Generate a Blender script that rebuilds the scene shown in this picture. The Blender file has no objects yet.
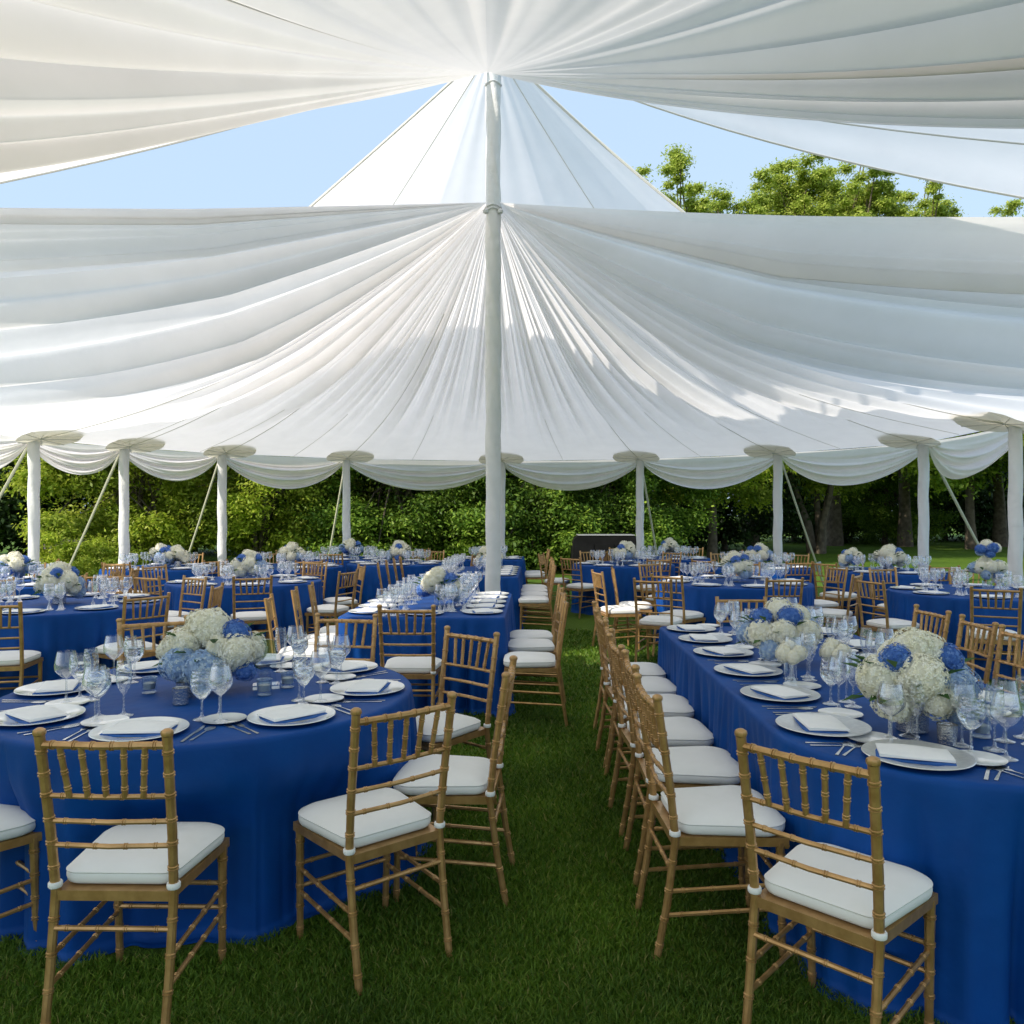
import bpy, math, random
import numpy as np
from mathutils import Vector, Matrix

R = math.radians
rng = np.random.default_rng(7)
random.seed(7)
sc = bpy.context.scene
col = sc.collection

# ------------------------------------------------------------------ materials
def new_mat(name):
    m = bpy.data.materials.new(name); m.use_nodes = True
    nt = m.node_tree; nt.nodes.clear()
    out = nt.nodes.new('ShaderNodeOutputMaterial')
    return m, nt, out

def N(nt, t, **kw):
    n = nt.nodes.new(t)
    for k, v in kw.items():
        if hasattr(n, k): setattr(n, k, v)
        else: n.inputs[k].default_value = v
    return n

def ramp(nt, fac, stops):
    r = nt.nodes.new('ShaderNodeValToRGB')
    e = r.color_ramp.elements
    while len(e) < len(stops): e.new(0.5)
    for i, (p, c) in enumerate(stops):
        e[i].position = p; e[i].color = (*c, 1)
    nt.links.new(fac, r.inputs[0])
    return r.outputs[0]

def principled(name, c, rough=.5, metal=0., c2=None, scale=20., bump=0., bscale=200., sheen=0., spec=.5, coat=0., detail=3.):
    m, nt, out = new_mat(name)
    b = N(nt, 'ShaderNodeBsdfPrincipled')
    b.inputs['Roughness'].default_value = rough
    b.inputs['Metallic'].default_value = metal
    b.inputs['Specular IOR Level'].default_value = spec
    b.inputs['Coat Weight'].default_value = coat
    b.inputs['Sheen Weight'].default_value = sheen
    tc = N(nt, 'ShaderNodeTexCoord')
    if c2 is not None:
        no = N(nt, 'ShaderNodeTexNoise', Scale=scale, Detail=detail)
        nt.links.new(tc.outputs['Object'], no.inputs['Vector'])
        nt.links.new(ramp(nt, no.outputs['Fac'], [(.35, c), (.65, c2)]), b.inputs['Base Color'])
    else:
        b.inputs['Base Color'].default_value = (*c, 1)
    if bump:
        n2 = N(nt, 'ShaderNodeTexNoise', Scale=bscale, Detail=4.)
        nt.links.new(tc.outputs['Object'], n2.inputs['Vector'])
        bp = N(nt, 'ShaderNodeBump', Strength=bump, Distance=.01)
        nt.links.new(n2.outputs['Fac'], bp.inputs['Height'])
        nt.links.new(bp.outputs['Normal'], b.inputs['Normal'])
    nt.links.new(b.outputs[0], out.inputs[0])
    return m

def fabric(name, c, trans=.45, sheer=0., wr=.25, wscale=3.):
    """white tent cloth: diffuse + translucent, faint wrinkles, optionally a bit sheer"""
    m, nt, out = new_mat(name)
    tc = N(nt, 'ShaderNodeTexCoord')
    n1 = N(nt, 'ShaderNodeTexNoise', Scale=wscale, Detail=5., Roughness=.55)
    nt.links.new(tc.outputs['Object'], n1.inputs['Vector'])
    bp = N(nt, 'ShaderNodeBump', Strength=wr, Distance=.05)
    nt.links.new(n1.outputs['Fac'], bp.inputs['Height'])
    cr = ramp(nt, n1.outputs['Fac'], [(.3, tuple(x * .95 for x in c)), (.7, c)])
    d = N(nt, 'ShaderNodeBsdfDiffuse'); t = N(nt, 'ShaderNodeBsdfTranslucent')
    for s in (d, t):
        nt.links.new(cr, s.inputs['Color']); nt.links.new(bp.outputs[0], s.inputs['Normal'])
    mx = N(nt, 'ShaderNodeMixShader'); mx.inputs[0].default_value = trans
    nt.links.new(d.outputs[0], mx.inputs[1]); nt.links.new(t.outputs[0], mx.inputs[2])
    res = mx.outputs[0]
    if sheer:
        tr = N(nt, 'ShaderNodeBsdfTransparent')
        m2 = N(nt, 'ShaderNodeMixShader'); m2.inputs[0].default_value = sheer
        nt.links.new(res, m2.inputs[1]); nt.links.new(tr.outputs[0], m2.inputs[2]); res = m2.outputs[0]
    nt.links.new(res, out.inputs[0])
    return m

def thin_glass(name, tint=(.97, .98, .98), base=.05, edge=.75, cut=0., scale=60.):
    m, nt, out = new_mat(name)
    tr = N(nt, 'ShaderNodeBsdfTransparent'); tr.inputs[0].default_value = (*tint, 1)
    gl = N(nt, 'ShaderNodeBsdfGlossy'); gl.inputs['Roughness'].default_value = .03
    gl.inputs['Color'].default_value = (.95, .96, 1, 1)
    lw = N(nt, 'ShaderNodeLayerWeight', Blend=.35)
    mr = N(nt, 'ShaderNodeMapRange')
    mr.inputs['To Min'].default_value = base; mr.inputs['To Max'].default_value = edge
    nt.links.new(lw.outputs['Facing'], mr.inputs[0])
    if cut:
        tc = N(nt, 'ShaderNodeTexCoord')
        v = N(nt, 'ShaderNodeTexVoronoi', Scale=scale)
        nt.links.new(tc.outputs['Object'], v.inputs['Vector'])
        bp = N(nt, 'ShaderNodeBump', Strength=cut, Distance=.01)
        nt.links.new(v.outputs['Distance'], bp.inputs['Height'])
        nt.links.new(bp.outputs[0], gl.inputs['Normal']); nt.links.new(bp.outputs[0], lw.inputs['Normal'])
    mx = N(nt, 'ShaderNodeMixShader')
    nt.links.new(mr.outputs[0], mx.inputs[0]); nt.links.new(tr.outputs[0], mx.inputs[1]); nt.links.new(gl.outputs[0], mx.inputs[2])
    nt.links.new(mx.outputs[0], out.inputs[0])
    return m

def island(name, stops, rough=.5, trans=0., spec=.3, noise=None):
    """colour varies per leaf / petal"""
    m, nt, out = new_mat(name)
    g = N(nt, 'ShaderNodeNewGeometry')
    c = ramp(nt, g.outputs['Random Per Island'], stops)
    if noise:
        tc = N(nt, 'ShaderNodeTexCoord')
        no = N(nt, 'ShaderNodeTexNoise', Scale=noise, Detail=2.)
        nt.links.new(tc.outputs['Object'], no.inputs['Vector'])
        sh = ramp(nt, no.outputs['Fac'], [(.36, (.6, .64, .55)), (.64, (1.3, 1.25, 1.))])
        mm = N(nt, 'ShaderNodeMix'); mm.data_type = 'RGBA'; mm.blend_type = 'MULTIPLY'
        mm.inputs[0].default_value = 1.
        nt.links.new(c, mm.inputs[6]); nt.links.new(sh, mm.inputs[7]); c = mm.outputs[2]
    b = N(nt, 'ShaderNodeBsdfPrincipled'); b.inputs['Roughness'].default_value = rough
    b.inputs['Specular IOR Level'].default_value = spec
    nt.links.new(c, b.inputs['Base Color'])
    res = b.outputs[0]
    if trans:
        t = N(nt, 'ShaderNodeBsdfTranslucent'); nt.links.new(c, t.inputs[0])
        mx = N(nt, 'ShaderNodeMixShader'); mx.inputs[0].default_value = trans
        nt.links.new(res, mx.inputs[1]); nt.links.new(t.outputs[0], mx.inputs[2]); res = mx.outputs[0]
    nt.links.new(res, out.inputs[0])
    return m

M = {}
M['canopy'] = fabric('canopy_cloth', (.985, .957, .943), .74, wr=.1, wscale=2.)
M['drape'] = fabric('drape_cloth', (.985, .957, .943), .68, wr=.2, wscale=2.5)
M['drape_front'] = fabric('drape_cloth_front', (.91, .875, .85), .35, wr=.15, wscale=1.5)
M['swag'] = fabric('swag_cloth', (.985, .93, .935), .68, sheer=.05, wr=.2, wscale=4.)
M['wrap'] = fabric('pole_wrap', (.84, .84, .84), .1, wr=.5, wscale=6.)
M['patch'] = fabric('patch_cloth', (.74, .71, .58), .45, wr=.1)
M['strap'] = principled('strap', (.62, .60, .46), .8)
M['seam'] = principled('seam', (.70, .68, .62), .8)
M['blue'] = principled('blue_cloth', (.0013, .066, .30), .6, c2=(.001, .052, .25), scale=5., bump=.35, bscale=14., spec=.2)
M['gold'] = principled('gold_wood', (.56, .33, .135), .30, metal=.5, c2=(.42, .235, .085), scale=22., bump=.05, bscale=140., spec=.5)
M['cushion'] = principled('cushion', (.89, .875, .85), .85, c2=(.86, .845, .815), scale=8., bump=.1, bscale=25.)
M['china'] = principled('china', (.88, .885, .89), .12, c2=(.86, .87, .88), scale=10., coat=.5)
M['silver_plate'] = principled('charger_silver', (.78, .78, .78), .3, metal=.5, c2=(.68, .69, .70), scale=60.)
M['steel'] = principled('steel', (.68, .68, .68), .18, metal=1., c2=(.6, .6, .6), scale=30.)
M['napkin'] = principled('napkin_white', (.89, .89, .89), .9, c2=(.86, .86, .87), scale=30., bump=.15, bscale=80.)
M['napkin_blue'] = principled('napkin_blue', (.03, .13, .42), .85, c2=(.02, .10, .36), scale=30.)
M['glass'] = thin_glass('glass_clear', base=.10, edge=.95)
M['cut'] = thin_glass('glass_cut', base=.10, edge=1., cut=.35, scale=75.)
M['vase'] = thin_glass('glass_vase', tint=(.85, .9, .93), base=.12, edge=.8)
M['mercury'] = principled('mercury_glass', (.7, .7, .7), .2, metal=.9, c2=(.5, .5, .51), scale=160., bump=.3, bscale=120.)
M['wax'] = principled('wax', (.85, .80, .68), .5)
def water_mat():
    m, nt, out = new_mat('water')
    b = N(nt, 'ShaderNodeBsdfPrincipled')
    b.inputs['Base Color'].default_value = (.95, .98, 1, 1); b.inputs['Roughness'].default_value = .02
    b.inputs['IOR'].default_value = 1.33; b.inputs['Transmission Weight'].default_value = 1.
    nt.links.new(b.outputs[0], out.inputs[0]); return m
M['water'] = water_mat()
M['cream'] = island('petal_cream', [(0, (.86, .82, .63)), (.5, (.91, .885, .755)), (1, (.93, .92, .85))], .8, .15, spec=.1)
M['deep'] = island('petal_deep', [(0, (.05, .14, .48)), (.5, (.09, .22, .60)), (1, (.22, .38, .75))], .7, .2)
M['pale'] = island('petal_pale', [(0, (.30, .45, .70)), (.5, (.42, .57, .80)), (1, (.70, .78, .80))], .7, .25)
M['fleaf'] = island('flower_leaf', [(0, (.03, .10, .02)), (1, (.08, .17, .04))], .45, .2)
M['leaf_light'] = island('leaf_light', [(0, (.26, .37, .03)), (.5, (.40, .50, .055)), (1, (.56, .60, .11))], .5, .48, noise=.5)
M['leaf_top'] = island('leaf_top', [(0, (.28, .38, .05)), (.5, (.42, .52, .08)), (1, (.58, .62, .14))], .5, .45)
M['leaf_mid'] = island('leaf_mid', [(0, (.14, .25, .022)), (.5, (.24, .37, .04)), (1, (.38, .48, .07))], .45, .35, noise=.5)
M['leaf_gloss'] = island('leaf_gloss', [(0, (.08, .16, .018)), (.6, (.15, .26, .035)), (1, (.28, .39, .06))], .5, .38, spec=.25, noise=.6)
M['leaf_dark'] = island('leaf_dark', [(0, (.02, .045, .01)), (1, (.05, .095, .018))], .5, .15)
M['bark'] = principled('bark', (.16, .125, .085), .9, c2=(.08, .06, .04), scale=6., bump=.8, bscale=12.)
M['black'] = principled('black_panel', (.008, .008, .008), .85, c2=(.012, .012, .012), scale=5., spec=.1)
M['trim'] = principled('grey_trim', (.35, .35, .34), .5, c2=(.3, .3, .3), scale=9.)
M['bench'] = principled('bench_wood', (.22, .2, .17), .8, c2=(.16, .14, .12), scale=9.)
M['blade'] = island('grass_blade', [(0, (.06, .135, .012)), (.6, (.115, .225, .022)), (.93, (.19, .28, .04)), (1, (.32, .30, .11))], .55, .35, noise=.9)
def lawn_mat():
    m, nt, out = new_mat('lawn')
    tc = N(nt, 'ShaderNodeTexCoord')
    a = N(nt, 'ShaderNodeTexNoise', Scale=.35, Detail=4.); b_ = N(nt, 'ShaderNodeTexNoise', Scale=140., Detail=3.)
    for n in (a, b_): nt.links.new(tc.outputs['Object'], n.inputs['Vector'])
    c1 = ramp(nt, b_.outputs['Fac'], [(.3, (.05, .105, .010)), (.52, (.115, .20, .02)), (.75, (.2, .28, .04))])
    c2 = ramp(nt, a.outputs['Fac'], [(.3, (.75, .8, .7)), (.7, (1.15, 1.1, 1.1))])
    mm = N(nt, 'ShaderNodeMix'); mm.data_type = 'RGBA'; mm.blend_type = 'MULTIPLY'; mm.inputs[0].default_value = 1.
    nt.links.new(c1, mm.inputs[6]); nt.links.new(c2, mm.inputs[7])
    p = N(nt, 'ShaderNodeBsdfPrincipled'); p.inputs['Roughness'].default_value = .8; p.inputs['Specular IOR Level'].default_value = .15
    nt.links.new(mm.outputs[2], p.inputs['Base Color'])
    bp = N(nt, 'ShaderNodeBump', Strength=.8, Distance=.03)
    nt.links.new(b_.outputs['Fac'], bp.inputs['Height']); nt.links.new(bp.outputs[0], p.inputs['Normal'])
    nt.links.new(p.outputs[0], out.inputs[0]); return m
M['lawn'] = lawn_mat()

# ------------------------------------------------------------------ mesh helpers
class MB:
    def __init__(s): s.v = []; s.f = []
    def add(s, vs, fs):
        o = len(s.v); s.v.extend([tuple(map(float, p)) for p in vs]); s.f.extend([tuple(o + i for i in f) for f in fs]); return s
    def box(s, c, size, rot=0.):
        x, y, z = size[0] / 2, size[1] / 2, size[2] / 2
        cs, sn = math.cos(rot), math.sin(rot)
        vs = []
        for dx, dy, dz in ((-x, -y, -z), (x, -y, -z), (x, y, -z), (-x, y, -z), (-x, -y, z), (x, -y, z), (x, y, z), (-x, y, z)):
            vs.append((c[0] + dx * cs - dy * sn, c[1] + dx * sn + dy * cs, c[2] + dz))
        return s.add(vs, [(0, 3, 2, 1), (4, 5, 6, 7), (0, 1, 5, 4), (1, 2, 6, 5), (2, 3, 7, 6), (3, 0, 4, 7)])
    def lathe(s, prof, n=24, c=(0, 0, 0), cap0=True, cap1=True):
        vs = []; fs = []
        for r, z in prof:
            for k in range(n):
                a = 2 * math.pi * k / n
                vs.append((c[0] + r * math.cos(a), c[1] + r * math.sin(a), c[2] + z))
        for i in range(len(prof) - 1):
            for k in range(n):
                k2 = (k + 1) % n
                fs.append((i * n + k, i * n + k2, (i + 1) * n + k2, (i + 1) * n + k))
        if cap0: fs.append(tuple(range(n - 1, -1, -1)))
        if cap1: fs.append(tuple((len(prof) - 1) * n + k for k in range(n)))
        return s.add(vs, fs)
    def tube(s, pts, rad, n=8):
        pts = [Vector(p) for p in pts]
        up = Vector((0, 0, 1))
        d0 = (pts[1] - pts[0]).normalized()
        if abs(d0.dot(up)) > .9: up = Vector((0, 1, 0))
        vs = []; fs = []
        x = d0.cross(up).normalized()
        for i, p in enumerate(pts):
            d = (pts[min(i + 1, len(pts) - 1)] - pts[max(i - 1, 0)]).normalized()
            x = (x - d * x.dot(d)).normalized(); y = d.cross(x)
            r = rad[i] if hasattr(rad, '__len__') else rad
            for k in range(n):
                a = 2 * math.pi * k / n
                vs.append(p + x * (r * math.cos(a)) + y * (r * math.sin(a)))
        for i in range(len(pts) - 1):
            for k in range(n):
                k2 = (k + 1) % n
                fs.append((i * n + k, i * n + k2, (i + 1) * n + k2, (i + 1) * n + k))
        fs.append(tuple(range(n - 1, -1, -1))); fs.append(tuple((len(pts) - 1) * n + k for k in range(n)))
        return s.add(vs, fs)
    def prism(s, outline, z0, z1):
        n = len(outline)
        vs = [(x, y, z0) for x, y in outline] + [(x, y, z1) for x, y in outline]
        fs = [tuple(range(n - 1, -1, -1)), tuple(range(n, 2 * n))] + [(i, (i + 1) % n, n + (i + 1) % n, n + i) for i in range(n)]
        return s.add(vs, fs)
    def mesh(s, name, mat, smooth=True, sharp=40.):
        me = bpy.data.meshes.new(name); me.from_pydata(s.v, [], s.f)
        finish(me, mat, smooth, sharp); return me

def finish(me, mat, smooth=True, sharp=40.):
    me.materials.append(M[mat] if isinstance(mat, str) else mat)
    if smooth:
        me.polygons.foreach_set('use_smooth', [True] * len(me.polygons))
        if sharp: me.set_sharp_from_angle(angle=R(sharp))
    me.update()

def np_mesh(name, verts, faces, mat, smooth=True):
    """verts (n,3), faces (m,k) arrays"""
    me = bpy.data.meshes.new(name)
    verts = np.asarray(verts, np.float32); faces = np.asarray(faces, np.int32)
    k = faces.shape[1]
    me.vertices.add(len(verts)); me.vertices.foreach_set('co', verts.ravel())
    me.loops.add(faces.size); me.loops.foreach_set('vertex_index', faces.ravel())
    me.polygons.add(len(faces))
    me.polygons.foreach_set('loop_start', np.arange(0, faces.size, k, dtype=np.int32))
    me.polygons.foreach_set('loop_total', np.full(len(faces), k, np.int32))
    me.update(calc_edges=True); me.validate()
    me.materials.append(M[mat])
    if smooth: me.polygons.foreach_set('use_smooth', [True] * len(me.polygons))
    return me

def ob(name, data, parent=None, loc=(0, 0, 0), rotz=0.):
    o = bpy.data.objects.new(name, data); col.objects.link(o)
    o.location = loc; o.rotation_euler = (0, 0, rotz)
    if parent: o.parent = parent
    return o

def tag(o, label=None, cat=None, group=None, kind=None):
    if label: o['label'] = label
    if cat: o['category'] = cat
    if group: o['group'] = group
    if kind: o['kind'] = kind
    return o

def thing(name, label, cat, loc=(0, 0, 0), rotz=0., group=None):
    return tag(ob(name, None, None, loc, rotz), label, cat, group)

def dup(root, loc, rotz=0., label=None, group=None, scale=None):
    r = root.copy(); col.objects.link(r); r.location = loc; r.rotation_euler = (0, 0, rotz)
    if scale: r.scale = (scale,) * 3
    if label: r['label'] = label
    if group: r['group'] = group
    for ch in list(root.children):
        c = ch.copy(); col.objects.link(c); c.parent = r
        for g in list(ch.children):
            d = g.copy(); col.objects.link(d); d.parent = c
    return r

ORD = ['first', 'second', 'third', 'fourth', 'fifth', 'sixth', 'seventh', 'eighth', 'ninth', 'tenth', 'eleventh', 'twelfth', 'thirteenth', 'fourteenth']

# ------------------------------------------------------------------ camera
F, H, CX, CY = 800., 1.58, 512., 515.
cam = bpy.data.cameras.new('camera'); co = bpy.data.objects.new('camera', cam); col.objects.link(co)
co.location = (0, 0, H); co.rotation_euler = (R(90), 0, 0)
cam.sensor_width = 36; cam.lens = 36 * F / 1024; cam.clip_end = 2000; cam.clip_start = .05
cam.shift_y = (CY - 512) / 1024
sc.camera = co

def gx(px, d): return (px - CX) / F * d
LEAN = .031                                              # the aisle runs slightly to the side of the view axis

# ------------------------------------------------------------------ ground
g = MB(); nx = 40
xs = np.concatenate([[-400, -150, -60], np.linspace(-30, 30, 25), [60, 150, 400]])
ys = np.concatenate([[-150, -60], np.linspace(-20, 60, 33), [90, 160, 400, 900]])
X, Y = np.meshgrid(xs, ys); V = np.stack([X.ravel(), Y.ravel(), 0 * X.ravel()], 1)
w = len(xs); fl = [(j * w + i, j * w + i + 1, (j + 1) * w + i + 1, (j + 1) * w + i) for j in range(len(ys) - 1) for i in range(w - 1)]
lawn = ob('lawn', np_mesh('lawn', V, fl, 'lawn')); tag(lawn, 'mown green lawn under and beyond the tent', 'lawn', kind='structure')

def grass():
    n = 330000
    u = rng.random(n)
    d = 2.05 * (11. / 2.05) ** (u ** 1.25)
    x = (rng.random(n) * 2 - 1) * (d * .66)
    keep = (np.hypot(x + 1.39, d - 3.71) > .86) & ~((x > 1.1) & (x < 2.2) & (d > 2.9) & (d < 5.8)) & ~((x > -1.35) & (x < -.1) & (d > 6.5) & (d < 8.8))
    x, d = x[keep], d[keep]; n = len(x)
    a = rng.random(n) * 2 * np.pi
    k = np.clip(d / 3., .8, 3.)
    h = (.013 + .018 * rng.random(n)) * (1 + .1 * k); wd = .0028 * k
    le = (.3 + .9 * rng.random(n)) * h
    b = rng.random(n) * 2 * np.pi
    p = np.zeros((n, 5, 3))
    ca, sa = np.cos(a) * wd, np.sin(a) * wd
    p[:, 0] = np.stack([x - ca, d - sa, 0 * x], 1); p[:, 1] = np.stack([x + ca, d + sa, 0 * x], 1)
    mx, my = x + np.cos(b) * le * .35, d + np.sin(b) * le * .35
    p[:, 2] = np.stack([mx + ca * .8, my + sa * .8, h * .6], 1); p[:, 3] = np.stack([mx - ca * .8, my - sa * .8, h * .6], 1)
    p[:, 4] = np.stack([x + np.cos(b) * le, d + np.sin(b) * le, h], 1)
    i = np.arange(n) * 5
    tri = np.concatenate([np.stack([i, i + 1, i + 2], 1), np.stack([i, i + 2, i + 3], 1), np.stack([i + 3, i + 2, i + 4], 1)])
    o = ob('grass', np_mesh('grass', p.reshape(-1, 3), tri, 'blade', smooth=False))
    tag(o, 'short green grass blades along the aisle between tables', 'grass', kind='stuff')
grass()

# ------------------------------------------------------------------ tent
POLE = np.array([-.22, 9.35])
RAD = 7.3
EZ = 2.7
ang = [-70, -58, -44, -25, 0, 22.5, 44, 65]
ptops = [(POLE[0] + RAD * math.sin(R(a)), POLE[1] + RAD * math.cos(R(a))) for a in ang] + [(6.2, 9.85)]
tent = thing('tent', 'large white open-sided sailcloth tent over the banquet tables', 'tent', (POLE[0], POLE[1], 0))
def tpart(name, me): 
    o = ob(name, me, tent); o.location = (-POLE[0], -POLE[1], 0); return o

def along(pts, n):
    pts = np.array(pts, float); d = np.linalg.norm(np.diff(pts, axis=0), axis=1)
    s = np.concatenate([[0], np.cumsum(d)]); u = np.linspace(0, s[-1], n)
    return np.stack([np.interp(u, s, pts[:, k]) for k in range(3)], 1), u

def fan(P, E, sag, folds, nt, wfun, r0=.1, tpow=1.15):
    """cloth gathered at P, spread to the curve E, sagging between; folds displaced along the normal"""
    n = len(E); t = np.linspace(0, 1, nt) ** tpow
    dirs = E[:, :2] - P[:2]; dirs /= np.linalg.norm(dirs, axis=1)[:, None]
    S = np.repeat(P[None], n, 0).astype(float); S[:, :2] += dirs * r0
    T = t[None, :, None]
    pos = S[:, None] * (1 - T) + E[:, None] * T
    pos[:, :, 2] -= 4 * sag[:, None] * t * (1 - t)
    du = np.gradient(pos, axis=0); dt = np.gradient(pos, axis=1)
    nrm = np.cross(du, dt); ln = np.linalg.norm(nrm, axis=2, keepdims=True); nrm /= np.maximum(ln, 1e-9)
    nrm *= np.sign(nrm[:, :, 2:3] + 1e-9)
    fo = folds(t) if callable(folds) else folds[:, None]
    pos += nrm * fo * wfun(t)[None, :, None].squeeze(-1)[..., None] if False else nrm * (fo * wfun(t)[None, :])[:, :, None]
    idx = np.arange(n * nt).reshape(n, nt)
    f = np.stack([idx[:-1, :-1], idx[1:, :-1], idx[1:, 1:], idx[:-1, 1:]], -1).reshape(-1, 4)
    return pos.reshape(-1, 3), f

def sstep(x, a, b):
    t = np.clip((x - a) / (b - a), 0, 1); return t * t * (3 - 2 * t)

def ridges(u, spots):
    """asymmetric cloth folds: steep on one side, soft on the other"""
    f = np.zeros_like(u)
    for c, w, h, asym in spots:
        x = (u - c) / w
        f += h * np.where(x < 0, np.exp(-(x / asym) ** 2), np.exp(-(x * asym) ** 2))
    return f


# rear drape (gathered half-way up the pole)
E_pts = [(-7.0, 3.0, 3.0), (-7.4, 6.4, 2.8), (-7.35, 9.4, EZ)] + [(x, y, EZ) for x, y in ptops] + [(7.1, 6.4, 2.78), (7.0, 3.0, 2.85)]
nU = 1700
E, u = along(E_pts, nU); L = u[-1]
side = np.abs(u / L - .5) * 2                           # 0 at the back, 1 at the two front edges
edge = sstep(side, .80, 1.)
sag = (.36 + .12 * side ** 2) * (1 - edge) + edge * np.where(u < L / 2, .0, .12)
rr = np.random.default_rng(3)
spots = []
x = .05
while x < L:
    s = abs(x / L - .5) * 2
    w = (.07 + .11 * rr.random()) * (1 + 1.8 * s ** 2)
    spots.append((x, w, -(.35 + .65 * rr.random()) * w * (1.15 + .5 * s), .6 + .9 * rr.random()))
    x += w * (1.6 + 2.0 * rr.random())
for c, w, h in [(.16, .07, -.10), (.50, .12, -.17), (.95, .14, -.2), (1.45, .12, -.16), (2.0, .2, -.24), (2.7, .15, -.18), (3.5, .22, -.24), (4.4, .18, -.2), (5.4, .2, -.2)]:
    spots.append((c, w, h, 1.6)); spots.append((L - c * (.94 + .3 * w), w, h * .9, .65))
for c, w, h in [(.04, .02, -.04), (.13, .03, -.05), (.26, .035, -.06), (.40, .05, -.07), (.72, .05, -.07), (1.2, .06, -.07), (1.75, .07, -.08)]:
    spots.append((c, w, h, 1.3)); spots.append((L - c * 1.07, w, h, .8))
fine = ridges(u, spots)
pl = .020 * np.sin(u * 27 + 1.3 * np.sin(u * 5.1)) + .006 * np.sin(u * 57 + 2 * np.sin(u * 3.3))
sidefade = 1 - sstep(side, .55, .9)
def fr(t):
    keep = np.clip(1.0 - sstep(t, .45, .97)[None, :] * (1 - .75 * sstep(side, .5, .95))[:, None], 0, 1)
    return (fine[:, None] + (pl * (sidefade * .8 + .2))[:, None] * (1 - sstep(t, .3, .85))[None, :]) * keep
P1 = np.array([POLE[0], POLE[1] - .03, 5.2])
v, f = fan(P1, E, sag, fr, 90, lambda t: np.clip(t / .38, 0, 1) ** .9 * (1 - sstep(t, .93, 1.)), r0=.09)
o = ob('ceiling_drape', np_mesh('rear_drape', v, f, 'drape'))
tag(o, 'white fan-pleated ceiling drape gathered halfway up the central pole, falling to the back poles', 'ceiling drape')
G_ = v.reshape(nU, 90, 3)
for i, (x, y) in enumerate(ptops):
    k = int(np.argmin(np.hypot(E[:, 0] - x, E[:, 1] - y)))
    for kk, k0_, r_ in ((k, 24, .006), (k + 62, 58, .004)):
        if kk < nU - 200: ob('seam', MB().tube([tuple(p - np.array([0, 0, .012])) for p in G_[kk, k0_:89:2]], r_, 5).mesh('drape_seam', 'seam'), o)

# front drape (gathered near the top of the pole, sweeping overhead)
F_pts = [(-6.9, 1.2, 3.0), (-6.6, -.6, 3.3), (-4.5, -1.6, 3.9), (0, -2.0, 4.3), (4.5, -1.6, 3.9), (6.6, -.6, 3.3), (6.9, 1.2, 2.95)]
E, u = along(F_pts, 1500); L2_ = u[-1]; side = np.abs(u / L2_ - .5) * 2
sagf = .62 + np.where(u < L2_ / 2, .05, .0) * side ** 3
rr = np.random.default_rng(11)
spots = []; x = .1
while x < L2_:
    w = .18 + .42 * rr.random()
    spots.append((x, w, -(.3 + .9 * rr.random()) * w * (.42 + .5 * abs(x / L2_ - .5) * 2), .4 + 1.4 * rr.random()))
    x += w * (1.6 + 2.4 * rr.random())
for c, w, h in [(.10, .06, -.05), (.34, .11, -.13), (.68, .16, -.24), (1.02, .10, -.15), (1.5, .20, -.28), (2.1, .14, -.2), (2.8, .24, -.3), (3.5, .2, -.22)]:
    h *= 1.4; spots.append((c, w, h, 1.8)); spots.append((L2_ - c * (.93 + .05 * w), w, h, .6))
for c, w, h in [(L2_ * .5 - .5, .25, -.2), (L2_ * .5 + .6, .3, -.22)]:
    spots.append((c, w, h, 1.3))
ff = ridges(u, spots) * (.55 + .45 * sstep(side, .1, .5)) + .006 * np.sin(u * 11 + 2 * np.sin(u * 2.2))
P2 = np.array([POLE[0] - .06, POLE[1] - .12, 6.62])
v, f = fan(P2, E, sagf, ff, 90, lambda t: sstep(t, -.02, .66) ** 1.4, r0=.12)
o = ob('ceiling_drape', np_mesh('front_drape', v, f, 'drape_front'))
tag(o, 'white ceiling drape gathered at the pole top, sagging in broad folds overhead', 'ceiling drape')

# outer canopy, back and front
P3 = np.array([POLE[0], POLE[1], 7.05])
E, u = along([(x, y, EZ + .06) for x, y in ptops], 260)
v, f = fan(P3, E, np.linspace(.10, .42, 260), .003 * np.sin(u * 4.), 40, lambda t: np.ones_like(t), r0=.06)
can1 = tpart('canopy', np_mesh('rear_canopy', v, f, 'canopy'))
front_panels = []
for pts, sg in (([(-7.2, 4.4, 2.75), (-7.25, 2.8, 2.75)], .33), ([(7.25, 1.8, 2.75), (7.2, 4.0, 2.75)], .54)):
    E, u = along(pts, 80)
    v, f = fan(P3, E, np.full(80, sg), .003 * np.sin(u * 4.), 40, lambda t: np.ones_like(t), r0=.06)
    front_panels.append(tpart('canopy', np_mesh('front_canopy', v, f, 'canopy')))

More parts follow.
